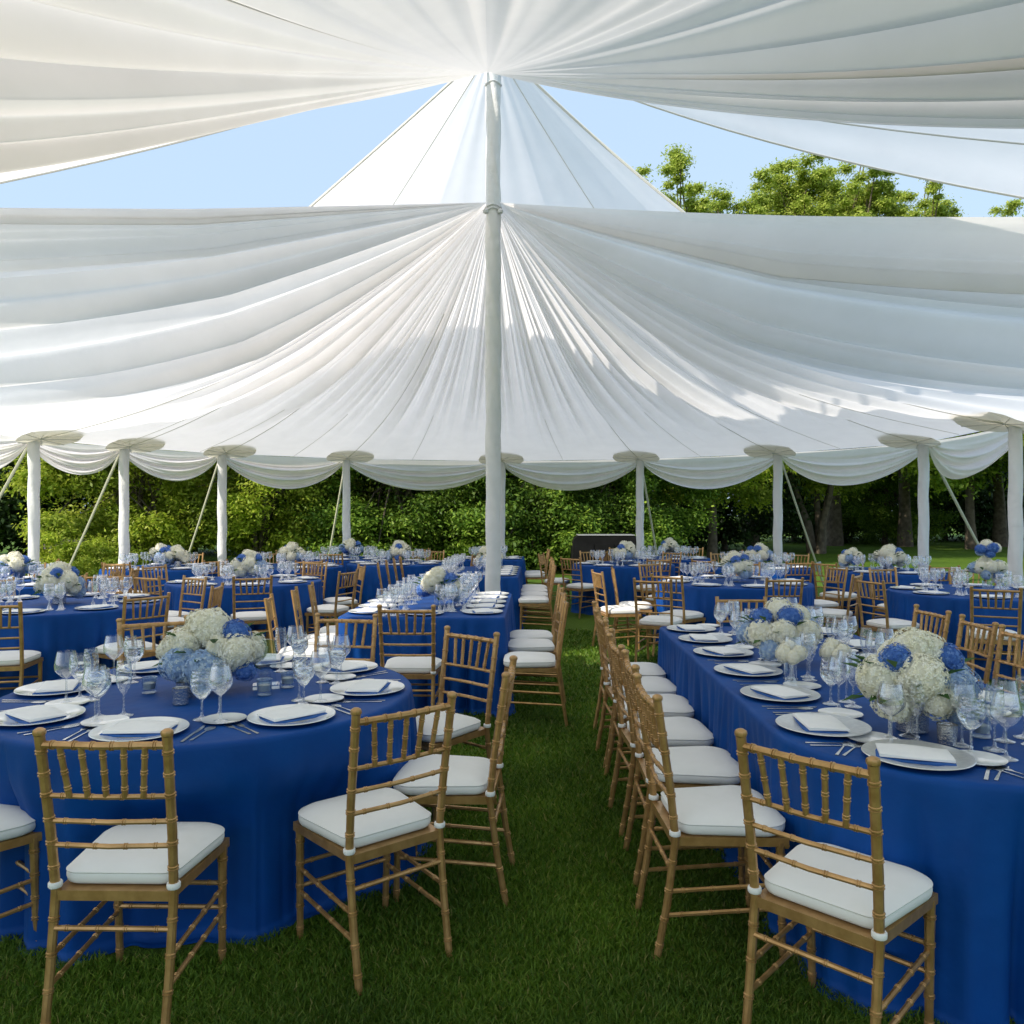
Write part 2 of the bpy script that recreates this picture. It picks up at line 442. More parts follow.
def ray_line(P, Epos, sag, dz, ts, r0):
    Epos = np.array(Epos, float); d = Epos[:2] - P[:2]; d /= np.linalg.norm(d)
    S = P.copy(); S[:2] += d * r0
    return [tuple(S * (1 - t) + Epos * t - np.array([0, 0, 4 * sag * t * (1 - t) + dz])) for t in ts]
ts = np.linspace(0, 1, 24)
def seam(parent, pts, r=.012):
    o = ob('seam', MB().tube(pts, r, 5).mesh('seam', 'seam'), parent)
sgx = {0: .10, 8: .42, 2: .165, 6: .335}
for i in (0, 8): seam(can1, ray_line(P3, (*ptops[i], EZ + .06), sgx[i], .0, ts, .06), .018)
for i in (2, 6): seam(can1, ray_line(P3, (*ptops[i], EZ + .06), sgx[i], .02, ts, .06), .007)
for k, (e, e2, sg) in enumerate((((-7.2, 4.4, 2.75), (-7.25, 2.9, 2.75), .33), ((7.2, 4.0, 2.75), (7.24, 2.5, 2.75), .54))):
    seam(front_panels[k], ray_line(P3, e, sg, .0, ts, .06), .011); seam(front_panels[k], ray_line(P3, e2, sg, .02, ts, .06), .007)

# poles wrapped in cloth
def wrapped_pole(x, y, h, r, seed, turns=2.6, n=28, nz=110):
    q = np.random.default_rng(seed)
    ph = q.random(5) * 6.28
    z = np.linspace(0, h, nz); a = np.linspace(0, 2 * np.pi, n, endpoint=False)
    A, Z = np.meshgrid(a, z)
    s = A + Z * turns
    rad = r * (1 + .065 * np.sin(3 * s + ph[0]) + .045 * np.sin(5 * s + 1.5 * np.sin(Z * 2) + ph[1]) + .02 * np.sin(2 * A - Z * 4 + ph[2]) + .03 * np.sin(Z * 1.7 + ph[3]))
    v = np.stack([x + rad * np.cos(A), y + rad * np.sin(A), Z], -1).reshape(-1, 3)
    idx = np.arange(n * nz).reshape(nz, n); nx_ = np.roll(idx, -1, 1)
    f = np.stack([idx[:-1], nx_[:-1], nx_[1:], idx[1:]], -1).reshape(-1, 4)
    return np_mesh('pole', v, f, 'wrap')
cp = tpart('central_pole', wrapped_pole(POLE[0], POLE[1], 7.0, .088, 5))
for z, r in ((5.17, .098), (5.13, .096), (6.6, .098)):
    b = MB(); b.tube([(POLE[0] + r * math.cos(a), POLE[1] + r * math.sin(a), z + .01 * math.sin(3 * a)) for a in np.linspace(0, 6.2832, 25)], .009, 6)
    ob('tie_rope', b.mesh('tie', 'wrap'), cp)
b = MB()
for k in (-1, 1): b.lathe([(.004, -.03), (.03, -.015), (.035, .01), (.02, .03), (.003, .035)], 10, (POLE[0] + k * .085, POLE[1] - .07, 5.1))
ob('tie_knot', b.mesh('knot', 'wrap'), cp)

cen = POLE
for i, (x, y) in enumerate(ptops):
    p = tpart('side_pole', wrapped_pole(x, y, EZ, .078, 20 + i, n=18, nz=50))
    out = np.array([x, y]) - cen; out /= np.linalg.norm(out); tg = np.array([-out[1], out[0]])
    # reinforcement patch under the cloth at the pole head
    b = MB(); vs = [(x - out[0] * .14, y - out[1] * .14, EZ + .0)]; n = 36; ang_ = []
    for k in range(n):
        a = 2 * math.pi * k / n
        ii, jj = .40 * math.cos(a) + .33, .46 * math.sin(a)
        rip = .005 * math.sin(a * 9)
        vs.append((x - out[0] * ii + tg[0] * jj, y - out[1] * ii + tg[1] * jj, EZ - .055 + ii * .32 + rip - .05 * (jj / .46) ** 2))
    b.add(vs, [(0, 1 + k, 1 + (k + 1) % n) for k in range(n)])
    pa = tpart('reinforcement_patch', b.mesh('patch', 'patch', sharp=0))
    b = MB()
    for k in range(0, n, 4): b.tube([vs[0], tuple(np.array(vs[1 + k]) - (0, 0, .006))], .006, 4)
    ob('seam', b.mesh('patch_seam', 'seam'), pa)
    # guy rope
    reach = 2.15
    top = Vector((x + out[0] * .09, y + out[1] * .09, EZ - .06)); foot = Vector((x + out[0] * reach, y + out[1] * reach, 0.02))
    gr = tpart('guy_rope', MB().tube([top, top.lerp(foot, .5) - Vector((0, 0, .02)), foot], .022, 6).mesh('rope', 'strap'))
    ob('stake', MB().tube([foot + Vector((0, 0, -.15)), foot + Vector((out[0] * .04, out[1] * .04, .25))], .018, 6).mesh('stake', 'steel'), gr)
    c = top.lerp(foot, .80)
    ob('tensioner', MB().box(c, (.10, .10, .16), math.atan2(out[1], out[0])).tube([c + Vector((-.06, 0, .05)), c + Vector((.06, 0, .09))], .03, 8).mesh('tension', 'trim'), gr)

# scalloped valance between the pole heads
def swag(a, b, drop, seed):
    q = np.random.default_rng(seed); nu, nv = 60, 34
    a = np.array(a); b = np.array(b); uu = np.linspace(0, 1, nu); vv = np.linspace(0, 1, nv)
    U, V_ = np.meshgrid(uu, vv, indexing='ij')
    d = b - a; nrm = np.array([-d[1], d[0]]); nrm = nrm / np.linalg.norm(nrm)
    if np.dot((a + b) / 2 - cen, nrm) > 0: nrm = -nrm          # bulge inwards
    par = 4 * U * (1 - U)
    ph = q.random(3) * 6
    fold = .05 * np.sin(V_ ** .8 * 24 + ph[0] + 1.2 * U) + .03 * np.sin(V_ * 43 + ph[1] - 2 * U)
    fold *= (.25 + .75 * par) * sstep(V_, .12, .4)
    bul = .10 * par * V_ + fold
    z = EZ + .03 - .03 * par - V_ * (.10 + drop * par ** .85)
    xy = a + d * U[..., None] + nrm * bul[..., None] - nrm * .10
    P_ = np.concatenate([xy, z[..., None]], -1).reshape(-1, 3)
    idx = np.arange(nu * nv).reshape(nu, nv)
    f = np.stack([idx[:-1, :-1], idx[1:, :-1], idx[1:, 1:], idx[:-1, 1:]], -1).reshape(-1, 4)
    tpart('valance_swag', np_mesh('swag', P_, f, 'swag'))
ext = [(-7.35, 9.0)] + ptops + [(7.1, 6.9)]
for i in range(len(ext) - 1):
    dl = math.dist(ext[i], ext[i + 1]); swag(ext[i], ext[i + 1], min(.52, .16 + .15 * dl), 40 + i)

# ------------------------------------------------------------------ tables
def outline_round(r, n=240):
    a = np.linspace(0, 2 * np.pi, n, endpoint=False)
    return np.stack([r * np.cos(a), r * np.sin(a)], 1)
def outline_long(w, l, rounded_near=False, n=360):
    """rectangle from y=0 to y=l (x +-w/2); near end optionally a half circle reaching to -w/2"""
    pts = []
    if rounded_near:
        for a in np.linspace(np.pi, 2 * np.pi, 60): pts.append((w / 2 * math.cos(a), w / 2 * math.sin(a) * .98))
    else:
        pts += [(-w / 2 + .06 - .06 * math.cos(a), .06 - .06 * math.sin(a)) for a in np.linspace(0, np.pi / 2, 7)] + [(w / 2 - .06 + .06 * math.sin(a), .06 - .06 * math.cos(a)) for a in np.linspace(0, np.pi / 2, 7)]
    pts += [(w / 2 - .06 + .06 * math.cos(a), l - .06 + .06 * math.sin(a)) for a in np.linspace(0, np.pi / 2, 7)] + [(-w / 2 + .06 - .06 * math.sin(a), l - .06 + .06 * math.cos(a)) for a in np.linspace(0, np.pi / 2, 7)]
    pts = np.array(pts + [pts[0]]); d = np.linalg.norm(np.diff(pts, axis=0), axis=1); s = np.concatenate([[0], np.cumsum(d)])
    uu = np.linspace(0, s[-1], n, endpoint=False)
    return np.stack([np.interp(uu, s, pts[:, 0]), np.interp(uu, s, pts[:, 1])], 1)
TZ = .765
def cloth_mesh(name, o, seed, flare=.05, amp=.05, freq=3.2, corner=0., push=()):
    q = np.random.default_rng(seed); n = len(o)
    tg = np.roll(o, -1, 0) - np.roll(o, 1, 0); ln = np.linalg.norm(np.diff(np.vstack([o, o[:1]]), axis=0), axis=1)
    s = np.concatenate([[0], np.cumsum(ln)[:-1]]); L = ln.sum()
    tg /= np.linalg.norm(tg, axis=1)[:, None]; nr = np.stack([tg[:, 1], -tg[:, 0]], 1)
    curv = np.linalg.norm(np.roll(nr, -2, 0) - np.roll(nr, 2, 0), axis=1) / 4
    cw = np.zeros(n)
    if corner:
        for k in range(-24, 25): cw = np.maximum(cw, np.roll((curv > .12) * np.exp(-(k / 9.) ** 2), k))
    nrs = nr.copy()
    for k in range(1, 9): nrs += np.roll(nr, k, 0) + np.roll(nr, -k, 0)
    nrs /= np.linalg.norm(nrs, axis=1)[:, None]
    k0 = max(3, round(freq * L / 2 / np.pi))
    w1 = s + L / k0 * (.55 * np.sin(2 * np.pi * 3 * s / L + q.random() * 6) + .35 * np.sin(2 * np.pi * 5 * s / L + q.random() * 6))
    k1 = int(k0 * 1.9)
    lob = 2 * np.abs(np.sin(np.pi * k0 * w1 / L)) ** .75 - 1
    lob2 = 2 * np.abs(np.sin(np.pi * k1 * w1 / L + 1.)) ** .8 - 1
    amp_v = .62 + .38 * np.sin(2 * np.pi * 4 * s / L + q.random() * 6)
    fo = (.62 * lob * amp_v + .25 * lob2 * (1.1 - amp_v) + .30 * np.sin(2 * np.pi * max(3, k0 // 4) * s / L + q.random() * 6))
    fo = np.clip(fo * 1.15, -1.3, 1.)
    fo2 = np.sin(2 * np.pi * int(k0 * 2.7) * s / L + q.random() * 6 + 1.5 * np.sin(2 * np.pi * 3 * s / L))
    pu = np.zeros(n)
    for (px_, py_, dep, wid) in push:
        pu = np.maximum(pu, dep * np.exp(-(np.hypot(o[:, 0] - px_, o[:, 1] - py_) / wid) ** 4))
    rings = []
    for inset, z in ((-.022, TZ), (-.012, TZ - .0003), (-.004, TZ - .003), (.002, TZ - .009), (.005, TZ - .022)):
        rings.append(np.concatenate([o + nr * inset, np.full((n, 1), z)], 1))
    for sd in list(np.linspace(.05, 1, 16)):
        off = .005 + flare * sd ** .8 + amp * sd ** .9 * (fo - .75) * (1 - .25 * sd * sd) + .010 * fo2 * sd ** .5 * (1 - .3 * sd) + corner * cw * sd
        off = off * (1 - pu / .16 * .7) - pu * sstep(np.array(sd), .12, .42)
        nm = nr * (1 - sd) + nrs * sd; nm /= np.linalg.norm(nm, axis=1)[:, None]
        z = (TZ - .022) * (1 - sd) + .006 * sd
        rings.append(np.concatenate([o + nm * off[:, None], np.full((n, 1), z)], 1))
    rings.append(np.concatenate([o + nrs * (off + .012 + .01 * fo)[:, None], np.full((n, 1), .012)], 1))
    rings.append(np.concatenate([o + nrs * (off + .022 + .014 * fo)[:, None], np.full((n, 1), .004)], 1))
    vs = np.concatenate(rings); m = len(rings)
    b = MB(); fs = []
    for i in range(m - 1):
        for k in range(n):
            k2 = (k + 1) % n; fs.append((i * n + k, (i + 1) * n + k, (i + 1) * n + k2, i * n + k2))
    fs.append(tuple(range(n)))
    b.add(vs, fs)
    return b.mesh(name, 'blue', sharp=0)

round_meshes = [cloth_mesh('round_cloth', outline_round(.915, 420), 1 + k, flare=.06, amp=.085, freq=22.) for k in range(3)]
small_meshes = [cloth_mesh('round_cloth_small', outline_round(.84, 160), 11 + k, flare=.05, amp=.075, freq=22.) for k in range(2)]
TABLES = []
# key: (x, y, r, description, short place phrase, chair count, phase, detail level)
ROUND = {
 'T1': (-1.39, 3.71, .915, 'nearest round table, covered to the grass in royal blue cloth', 'nearest round table', 0, 0, 0),
 'T2': (-4.19, 7.35, .915, 'blue-clothed round table behind the nearest one, cut by the picture edge', 'round table cut by left edge', 8, 10, 1),
 'T3': (-6.00, 9.6, .84, 'blue-clothed round table by the leftmost side pole', 'round table by leftmost side pole', 7, 0, 2),
 'T4': (-3.30, 9.9, .915, 'blue-clothed round table beyond the chairs, left of the two long tables', 'round table left of the central pole', 8, 22, 1),
 'T5': (-5.45, 12.4, .84, 'far blue-clothed round table before the second side pole from the left', 'far round table by second side pole', 6, 0, 2),
 'T6': (-3.55, 12.75, .84, 'far blue-clothed round table before the third side pole from the left', 'far round table by third side pole', 6, 30, 2),
 'T7': (-1.95, 13.6, .84, 'far blue-clothed round table against the green hedge, left of the pole', 'far round table before the hedge', 5, 10, 2),
 'T9': (-3.05, 15.05, .80, 'farthest blue-clothed round table, at the fourth side pole from the left', 'farthest round table at fourth side pole', 5, 0, 2),
 'R1': (2.70, 9.75, .915, 'blue-clothed round table straight beyond the rounded-end long table', 'round table beyond the rounded-end table', 7, 5, 1),
 'R2': (5.00, 8.5, .915, 'blue-clothed round table with the tall bouquet by the rightmost pole', 'round table by rightmost pole', 8, 20, 1),
 'R3': (5.50, 11.7, .84, 'far blue-clothed round table before the pole with the metal tensioner', 'far round table by tensioner pole', 6, 0, 2),
 'R5': (1.85, 13.3, .84, 'far blue-clothed round table in front of the black counter', 'far round table by black counter', 6, 15, 2),
 'R6': (2.95, 15.1, .80, 'farthest blue-clothed round table right of the black counter', 'farthest round table right of black counter', 5, 0, 2),
 'R7': (3.85, 12.6, .84, 'far blue-clothed round table before the multi-stemmed tree', 'far round table before multi-stemmed tree', 6, 10, 2),
}
for i, (k, t) in enumerate(ROUND.items()):
    e = thing('round_table', t[3], 'table', (t[0], t[1], 0), 0, 'round banquet tables')
    me = round_meshes[i % 3] if t[2] > .9 else small_meshes[i % 2]
    if k == 'T1': me = cloth_mesh('round_cloth', outline_round(.915, 480), 5, flare=.06, amp=.105, freq=22., push=[(.17, -.90, .16, .30), (.68, -.62, .10, .30), (-.48, -.78, .05, .25)])
    c = ob('tablecloth', me, e, rotz=0 if k == 'T1' else random.random() * 6)
    if t[2] < .84: c.scale = (t[2] / .84, t[2] / .84, 1)
LONG = {
 'RL': (1.63, 3.02, 1.28, 2.84, 'long table with a rounded near end and blue cloth, row of chairs along the aisle', 'rounded-end long table', True, 0),
 'L2': (-.73, 6.37, 1.34, 2.0, 'blue-clothed long table ending just before the central pole', 'long table before the central pole', False, 1),
 'L3': (-.59, 10.5, 1.34, 2.2, 'blue-clothed long table just behind the central pole', 'long table behind the central pole', False, 1),
 'L4': (-.45, 14.5, 1.3, 1.3, 'farthest short blue-clothed long table against the hedge', 'farthest long table', False, 2),
}
LROT = -math.atan(LEAN)
for k, t in LONG.items():
    e = thing('long_table', t[4], 'table', (t[0], t[1], 0), LROT, 'long banquet tables')
    me = cloth_mesh('long_cloth', outline_long(t[2], t[3], t[6], 640), 30 + len(k) + int(t[1]), flare=.045, amp=.10, freq=24., corner=.0 if t[6] else .11)
    ob('tablecloth', me, e)
def lpt(key, x, y):
    """point on a long table, local x across, y along"""
    t = LONG[key]; c, s = math.cos(LROT), math.sin(LROT)
    return (t[0] + x * c - y * s, t[1] + x * s + y * c)

# ------------------------------------------------------------------ chairs
def bamboo(b, pts, r, nodes, n=9, bulge=1.16, hw=.004):
    """tube along a polyline with bamboo rings at the given arc fractions; r=(start,end)"""
    P_ = [Vector(p) for p in pts]; seg = [(P_[i + 1] - P_[i]).length for i in range(len(P_) - 1)]; L = sum(seg)
    st = {0.: 1., 1.: 1.}
    acc = 0
    for sgl in seg[:-1]: acc += sgl; st[acc / L] = 1.
    for f in nodes:
        for dlt, m in ((-2.0 * hw, .97), (-1.5 * hw, bulge), (-.7 * hw, bulge), (-.3 * hw, .96), (.3 * hw, .96), (.7 * hw, bulge), (1.5 * hw, bulge), (2.0 * hw, .97)):
            q = f + dlt / L
            if 0 < q < 1: st[q] = m
    def at(f):
        d = f * L; i = 0
        while i < len(seg) - 1 and d > seg[i]: d -= seg[i]; i += 1
        return P_[i].lerp(P_[i + 1], min(1, d / seg[i]))
    ks = sorted(st)
    b.tube([at(f) for f in ks], [(r[0] + (r[1] - r[0]) * f) * st[f] for f in ks], n)

def cushion_mesh(seg=10):
    def ring(inset, z, dome=0.):
        wf, wr, yf, yr, rad = .205 - inset, .178 - inset, .212 - inset, -.175 + inset, .085
        pts = []
        cor = [(wf, yf, 0), (-wf, yf, 90), (-wr, yr, 180), (wr, yr, 270)]
        for cx, cy, a0 in cor:
            r_ = max(.02, (rad if cy > 0 else .05) - inset * .4)
            ccx, ccy = cx - math.copysign(r_, cx), cy - math.copysign(r_, cy)
            for k in range(seg + 1):
                a = R(a0 + 90 * k / seg); pts.append((ccx + r_ * math.cos(a), ccy + r_ * math.sin(a), z))
            # subdivide the straight runs a little
        return pts
    prof = [(.03, .436), (.012, .438), (.003, .443), (-.001, .450), (-.003, .459), (-.003, .468), (-.001, .4745), (-.0035, .4770), (-.004, .4795), (-.001, .482), (.005, .4855), (.016, .4925), (.035, .500), (.06, .5055), (.09, .509), (.13, .5105)]
    rings = [ring(i, z) for i, z in prof]; n = len(rings[0]); vs = sum(rings, []); fs = []
    for i in range(len(rings) - 1):
        for k in range(n): k2 = (k + 1) % n; fs.append((i * n + k, i * n + k2, (i + 1) * n + k2, (i + 1) * n + k))
    fs.append(tuple(range(n - 1, -1, -1))); fs.append(tuple((len(rings) - 1) * n + k for k in range(n)))
    return MB().add(vs, fs).mesh('cushion', 'cushion', sharp=60)

def rear_post(b, s, n=9):
    pts = [(s * .180, -.262, 0), (s * .182, -.225, .20), (s * .182, -.195, .43), (s * .186, -.215, .62), (s * .192, -.262, .925)]
    bamboo(b, pts, (.0135, .0155), [.06, .16, .27, .38, .55, .635, .715, .80, .87, .945], n)
    b.lathe([(.006, -.004), (.0175, .0), (.0195, .008), (.017, .016), (.009, .021), (.002, .022)], n, (s * .192, -.262, .925))
def front_leg(b, s, n=9):
    bamboo(b, [(s * .182, .19, 0), (s * .188, .178, .42)], (.0125, .0165), [.10, .30, .48, .68, .88], n)
def back_pt(z):       # the y of the back at height z
    return np.interp(z, [.43, .62, .925], [-.195, -.215, -.262])
def hw_at(z): return np.interp(z, [.43, .62, .925], [.182, .186, .192])
def rail(b, z, r=.0085, n=8, nodes=(.12, .37, .63, .88)):
    y = back_pt(z); x = hw_at(z) - .008
    bamboo(b, [(-x, y, z), (0, y - .012, z), (x, y, z)], (r, r), nodes, n, bulge=1.2, hw=.0032)
def spindle(b, k, n=7):
    x0, x1 = (k - 2) * .056, (k - 2) * .064
    z0, z1 = .735, .892
    bamboo(b, [(x0, back_pt(z0) - .011, z0), (x1, back_pt(z1) - .011, z1)], (.0095, .0095), [.18, .5, .82], n)
def seat_frame(b):
    out = [(-.205, .205), (-.18, -.205), (.18, -.205), (.205, .205)]
    b.prism([(x * .99, y) for x, y in out][::1], .405, .436)
    b.tube([(-.195, .2, .405), (.195, .2, .405)], .011, 6)
def stretchers():
    L = []
    for s in (-1, 1):
        for z in (.16, .245): L.append([(s * .184, .183, z + .02), (s * .181, -.215 - (.245 - z) * .1, z)])
    for z in (.20, .285): L.append([(-.183, .182, z), (.183, .182, z)])
    L.append([(-.181, -.212, .325), (.181, -.212, .325)])
    return L
def tie(b, s, n=12):
    b.lathe([(.0185, -.009), (.0205, -.006), (.0205, .006), (.0185, .009)], n, (s * .1825, -.197, .452))

cush = cushion_mesh(); cush_lo = cushion_mesh(3)
mm_ = lambda fn, *a: (lambda b: (fn(b, *a), b)[1])(MB())
near_parts = [('cushion', cush), ('seat_frame', mm_(seat_frame).mesh('seat_frame', 'gold'))]
for s in (-1, 1): near_parts += [('back_post', mm_(rear_post, s).mesh('back_post', 'gold', sharp=35)), ('leg', mm_(front_leg, s).mesh('leg', 'gold', sharp=35))]
near_parts.append(('top_rail', mm_(rail, .895, .0125, 8, (.08, .27, .42, .58, .73, .92)).mesh('top_rail', 'gold', sharp=35)))
for z in (.735, .655, .578): near_parts.append(('back_rail', mm_(rail, z).mesh('back_rail', 'gold', sharp=35)))
for k in range(5): near_parts.append(('spindle', mm_(spindle, k).mesh('spindle', 'gold', sharp=35)))
for p in stretchers():
    b = MB(); bamboo(b, p, (.0085, .0085), (.12, .38, .62, .88), 7, 1.2, .0032); near_parts.append(('stretcher', b.mesh('stretcher', 'gold', sharp=35)))
for s in (-1, 1): near_parts.append(('cushion_tie', mm_(tie, s).mesh('cushion_tie', 'cushion')))
# mid distance
def simple_back(b, n=6):
    for z, r in ((.895, .0125), (.735, .0085), (.655, .0085), (.578, .0085)):
        y = back_pt(z); x = hw_at(z); b.tube([(-x, y, z), (0, y - .012, z), (x, y, z)], r, n)
    for k in range(5):
        x0, x1 = (k - 2) * .056, (k - 2) * .064; b.tube([(x0, back_pt(.735) - .011, .735), (x1, back_pt(.892) - .011, .892)], .0095, n)
def simple_post(b, s): b.tube([(s * .180, -.262, 0), (s * .182, -.195, .43), (s * .186, -.215, .62), (s * .192, -.262, .93)], (.0135, .015, .015, .0155), 6)
def simple_leg(b, s): b.tube([(s * .182, .19, 0), (s * .188, .178, .42)], (.0125, .0165), 6)
def simple_str(b):
    for p in stretchers(): b.tube(p, .0085, 5)
mid_parts = [('cushion', cush_lo), ('seat_frame', near_parts[1][1]), ('backrest', mm_(simple_back).mesh('backrest', 'gold')), ('stretcher', mm_(simple_str).mesh('stretcher_set', 'gold'))]
for s in (-1, 1): mid_parts += [('back_post', mm_(simple_post, s).mesh('back_post_s', 'gold')), ('leg', mm_(simple_leg, s).mesh('leg_s', 'gold'))]
def far_frame():
    b = MB(); simple_back(b, 5); simple_str(b); seat_frame(b)
    for s in (-1, 1): simple_post(b, s); simple_leg(b, s)
    return b.mesh('chair_frame', 'gold')
far_parts = [('cushion', cush_lo), ('frame', far_frame())]
protos = {}
chairs = []
def place_chair(x, y, face, label, group, check=True):
    """face = (dx, dy) the chair looks along"""
    px = CX + F * x / y
    if px < -45 or px > 1070: return
    if check:
        for (cx, cy) in chairs:
            if math.hypot(cx - x, cy - y) < .43: return
        for t in ROUND.values():
            if math.hypot(t[0] - x, t[1] - y) < t[2] + .20: return
        for kk, t in LONG.items():
            if abs(x - t[0] - LEAN * (y - t[1])) < t[2] / 2 + .17 and t[1] - (.8 if t[6] else .17) < y < t[1] + t[3] + .17: return
        if math.hypot(x - POLE[0], y - POLE[1]) < .35: return
        for p in ptops:
            if math.hypot(x - p[0], y - p[1]) < .33: return
    chairs.append((x, y))
    lev = 0 if y < 6.0 else (1 if y < 9.2 else 2)
    rz = math.atan2(-face[0], face[1])
    if lev not in protos:
        e = thing('banquet_chair', label, 'chair', (x, y, 0), rz, group)
        for nm, me in (near_parts, mid_parts, far_parts)[lev]: ob(nm, me, e)
        protos[lev] = e; return e
    return dup(protos[lev], (x, y, 0), rz, label, group)

G1 = 'gold chairs around the nearest round table'
ch = 'white-cushioned gold chair '
for (x, y, fx, fy, lab) in [
    (-1.21, 2.64, .02, 1, ch + 'back to camera before the nearest round table'),
    (-.53, 2.955, -.63, .77, ch + 'at an angle beside the nearest round table, nearer the aisle'),
    (-.27, 3.44, -1, .08, ch + 'side-on in the aisle facing the nearest round table'),
    (-.40, 4.26, -.66, -.75, ch + 'behind the side-on aisle chair, facing the nearest round table'),
    (-1.10, 4.90, -.12, -1, ch + 'behind nearest bouquet, half hidden by its glasses'),
    (-2.12, 4.76, .45, -.9, ch + 'far side of nearest round table, left of the bouquet'),
    (-2.98, 4.25, .93, -.37, ch + 'cut by picture edge, far side of nearest round table'),
    (-1.98, 2.86, .62, .78, ch + 'cut off at the lower left corner, only seat and legs showing')]:
    place_chair(x, y, (fx, fy), lab, G1, False)
G2 = 'gold chairs along the rounded-end long table'
place_chair(1.0, 2.42, (.71, .70), ch + 'nearest on the right, back to camera at the rounded table end', G2, False)
for i, y in enumerate([-.02, .53, 1.07, 1.62, 2.14, 2.66]):
    p = lpt('RL', -.86, y)
    place_chair(p[0] + (0, .004, -.012, .006, 0, .01)[i], p[1], (1, .03 * (-1) ** i), ch + ORD[i] + ' in the aisle-side row of the rounded-end long table', G2, False)
for i, y in enumerate([.9, 1.45, 1.95, 2.5]):
    p = lpt('RL', .92, y)
    place_chair(p[0], p[1], (-1, .05 * (-1) ** i), ch + ORD[i] + ' along the far side of the rounded-end long table', G2, False)
place_chair(*lpt('RL', .1, 3.1), (0, -1), ch + 'at the far square end of the rounded-end long table', G2)
G3 = 'gold chairs along the long tables left of the aisle'
for key, ly in (('L2', (-.18, .5, 1.02)), ('L3', (0.05, .65, 1.25, 1.8)), ('L4', (.3, .9))):
    t = LONG[key]
    for i, y in enumerate(ly):
        p = lpt(key, t[2] / 2 + .22, y)
        place_chair(p[0], p[1], (-1, random.uniform(-.05, .05)), ch + '%s on the aisle side, %s' % (ORD[i], t[5]), G3)
    for i, y in enumerate(ly):
        p = lpt(key, -t[2] / 2 - .30, y + .25)
        place_chair(p[0], p[1], (1, .18), ch + '%s on the off-aisle side, %s' % (ORD[i], t[5]), G3)
place_chair(-.74, 5.93, (.03, 1), ch + 'at the near end of the long table before the central pole', G3, False)
for key, t in ROUND.items():
    n = t[5]
    for i in range(n):
        a = R(t[6] - 90 - 360. * i / n + random.uniform(-4, 4)); dd = t[2] + .25 + random.uniform(0, .05)
        place_chair(t[0] + dd * math.cos(a), t[1] + dd * math.sin(a), (-math.cos(a), -math.sin(a)), ch + '%s clockwise, %s' % (ORD[i], t[4]), 'gold chairs around the ' + t[4])
for (x, y, fx, fy, lab) in [(.70, 15.2, -1, .2, 'standing alone in the aisle near the hedge'), (-1.55, 10.6, .9, .4, 'angled in the gap left of the central pole'), (1.55, 8.4, .5, 1, 'turned toward the round tables at the aisle edge'), (1.25, 9.4, 1, .2, 'side-on at the aisle edge before the far tables')]:
    place_chair(x, y, (fx, fy), ch + lab, 'gold chairs standing loose')

# ------------------------------------------------------------------ tableware
def lathe_m(name, prof, mat, n=24, cap0=True, cap1=True, sharp=35): return MB().lathe(prof, n, cap0=cap0, cap1=cap1).mesh(name, mat, sharp=sharp)
def curve(pts, k=4):
    """smooth a lathe profile (Catmull-Rom)"""
    P_ = [np.array(p) for p in pts]; P_ = [P_[0]] + P_ + [P_[-1]]; out = []
    for i in range(1, len(P_) - 2):
        for j in range(k):
            t = j / k; a, b, c, d = P_[i - 1:i + 3]
            out.append(tuple(.5 * ((2 * b) + (-a + c) * t + (2 * a - 5 * b + 4 * c - d) * t * t + (-a + 3 * b - 3 * c + d) * t ** 3)))
    out.append(tuple(P_[-2])); return [(max(.0008, r), z) for r, z in out]
plate_prof = [(.03, .0), (.095, .0), (.112, .006), (.169, .014), (.172, .0155), (.170, .018), (.114, .0105), (.098, .0055), (.03, .005)]
plate_m = lathe_m('plate', plate_prof, 'china', 48)
charger_m = lathe_m('charger', plate_prof, 'silver_plate', 48)
bread_m = lathe_m('bread_plate', [(.02, 0), (.05, 0), (.085, .009), (.086, .011), (.05, .0045), (.02, .004)], 'china', 36)
foot = [(.036, .0), (.036, .0025), (.02, .006), (.0065, .013), (.0045, .03)]
goblet_p = foot + curve([(.0045, .05), (.005, .075), (.018, .088), (.036, .115), (.040, .14), (.037, .17), (.033, .196)])
wine_p = foot + curve([(.0042, .06), (.0045, .10), (.016, .112), (.038, .138), (.042, .162), (.037, .195), (.032, .222)])
flute_p = foot + curve([(.0042, .06), (.0045, .085), (.014, .10), (.025, .135), (.027, .17), (.0245, .205), (.022, .228)])
wd_ = lambda p: p[:5] + [(r * 1.12 if r > .006 else r, z) for r, z in p[5:]]
goblet_p, wine_p, flute_p = wd_(goblet_p), wd_(wine_p), wd_(flute_p)
GL = {'water_goblet': lathe_m('goblet', goblet_p, 'cut', 20, True, False, 0), 'wine_glass': lathe_m('wine', wine_p, 'glass', 20, True, False, 0), 'champagne_flute': lathe_m('flute', flute_p, 'cut', 18, True, False, 0)}
def lo(p): return p[:3] + p[5::3] + p[-1:]
GLO = {'water_goblet': lathe_m('goblet_lo', lo(goblet_p), 'cut', 10, True, False, 0), 'wine_glass': lathe_m('wine_lo', lo(wine_p), 'glass', 10, True, False, 0), 'champagne_flute': lathe_m('flute_lo', lo(flute_p), 'cut', 10, True, False, 0)}
gw = curve([(.003, .081), (.019, .0895), (.038, .115), (.0425, .140), (.041, .155)])
water_m = lathe_m('water', gw, 'water', 20)

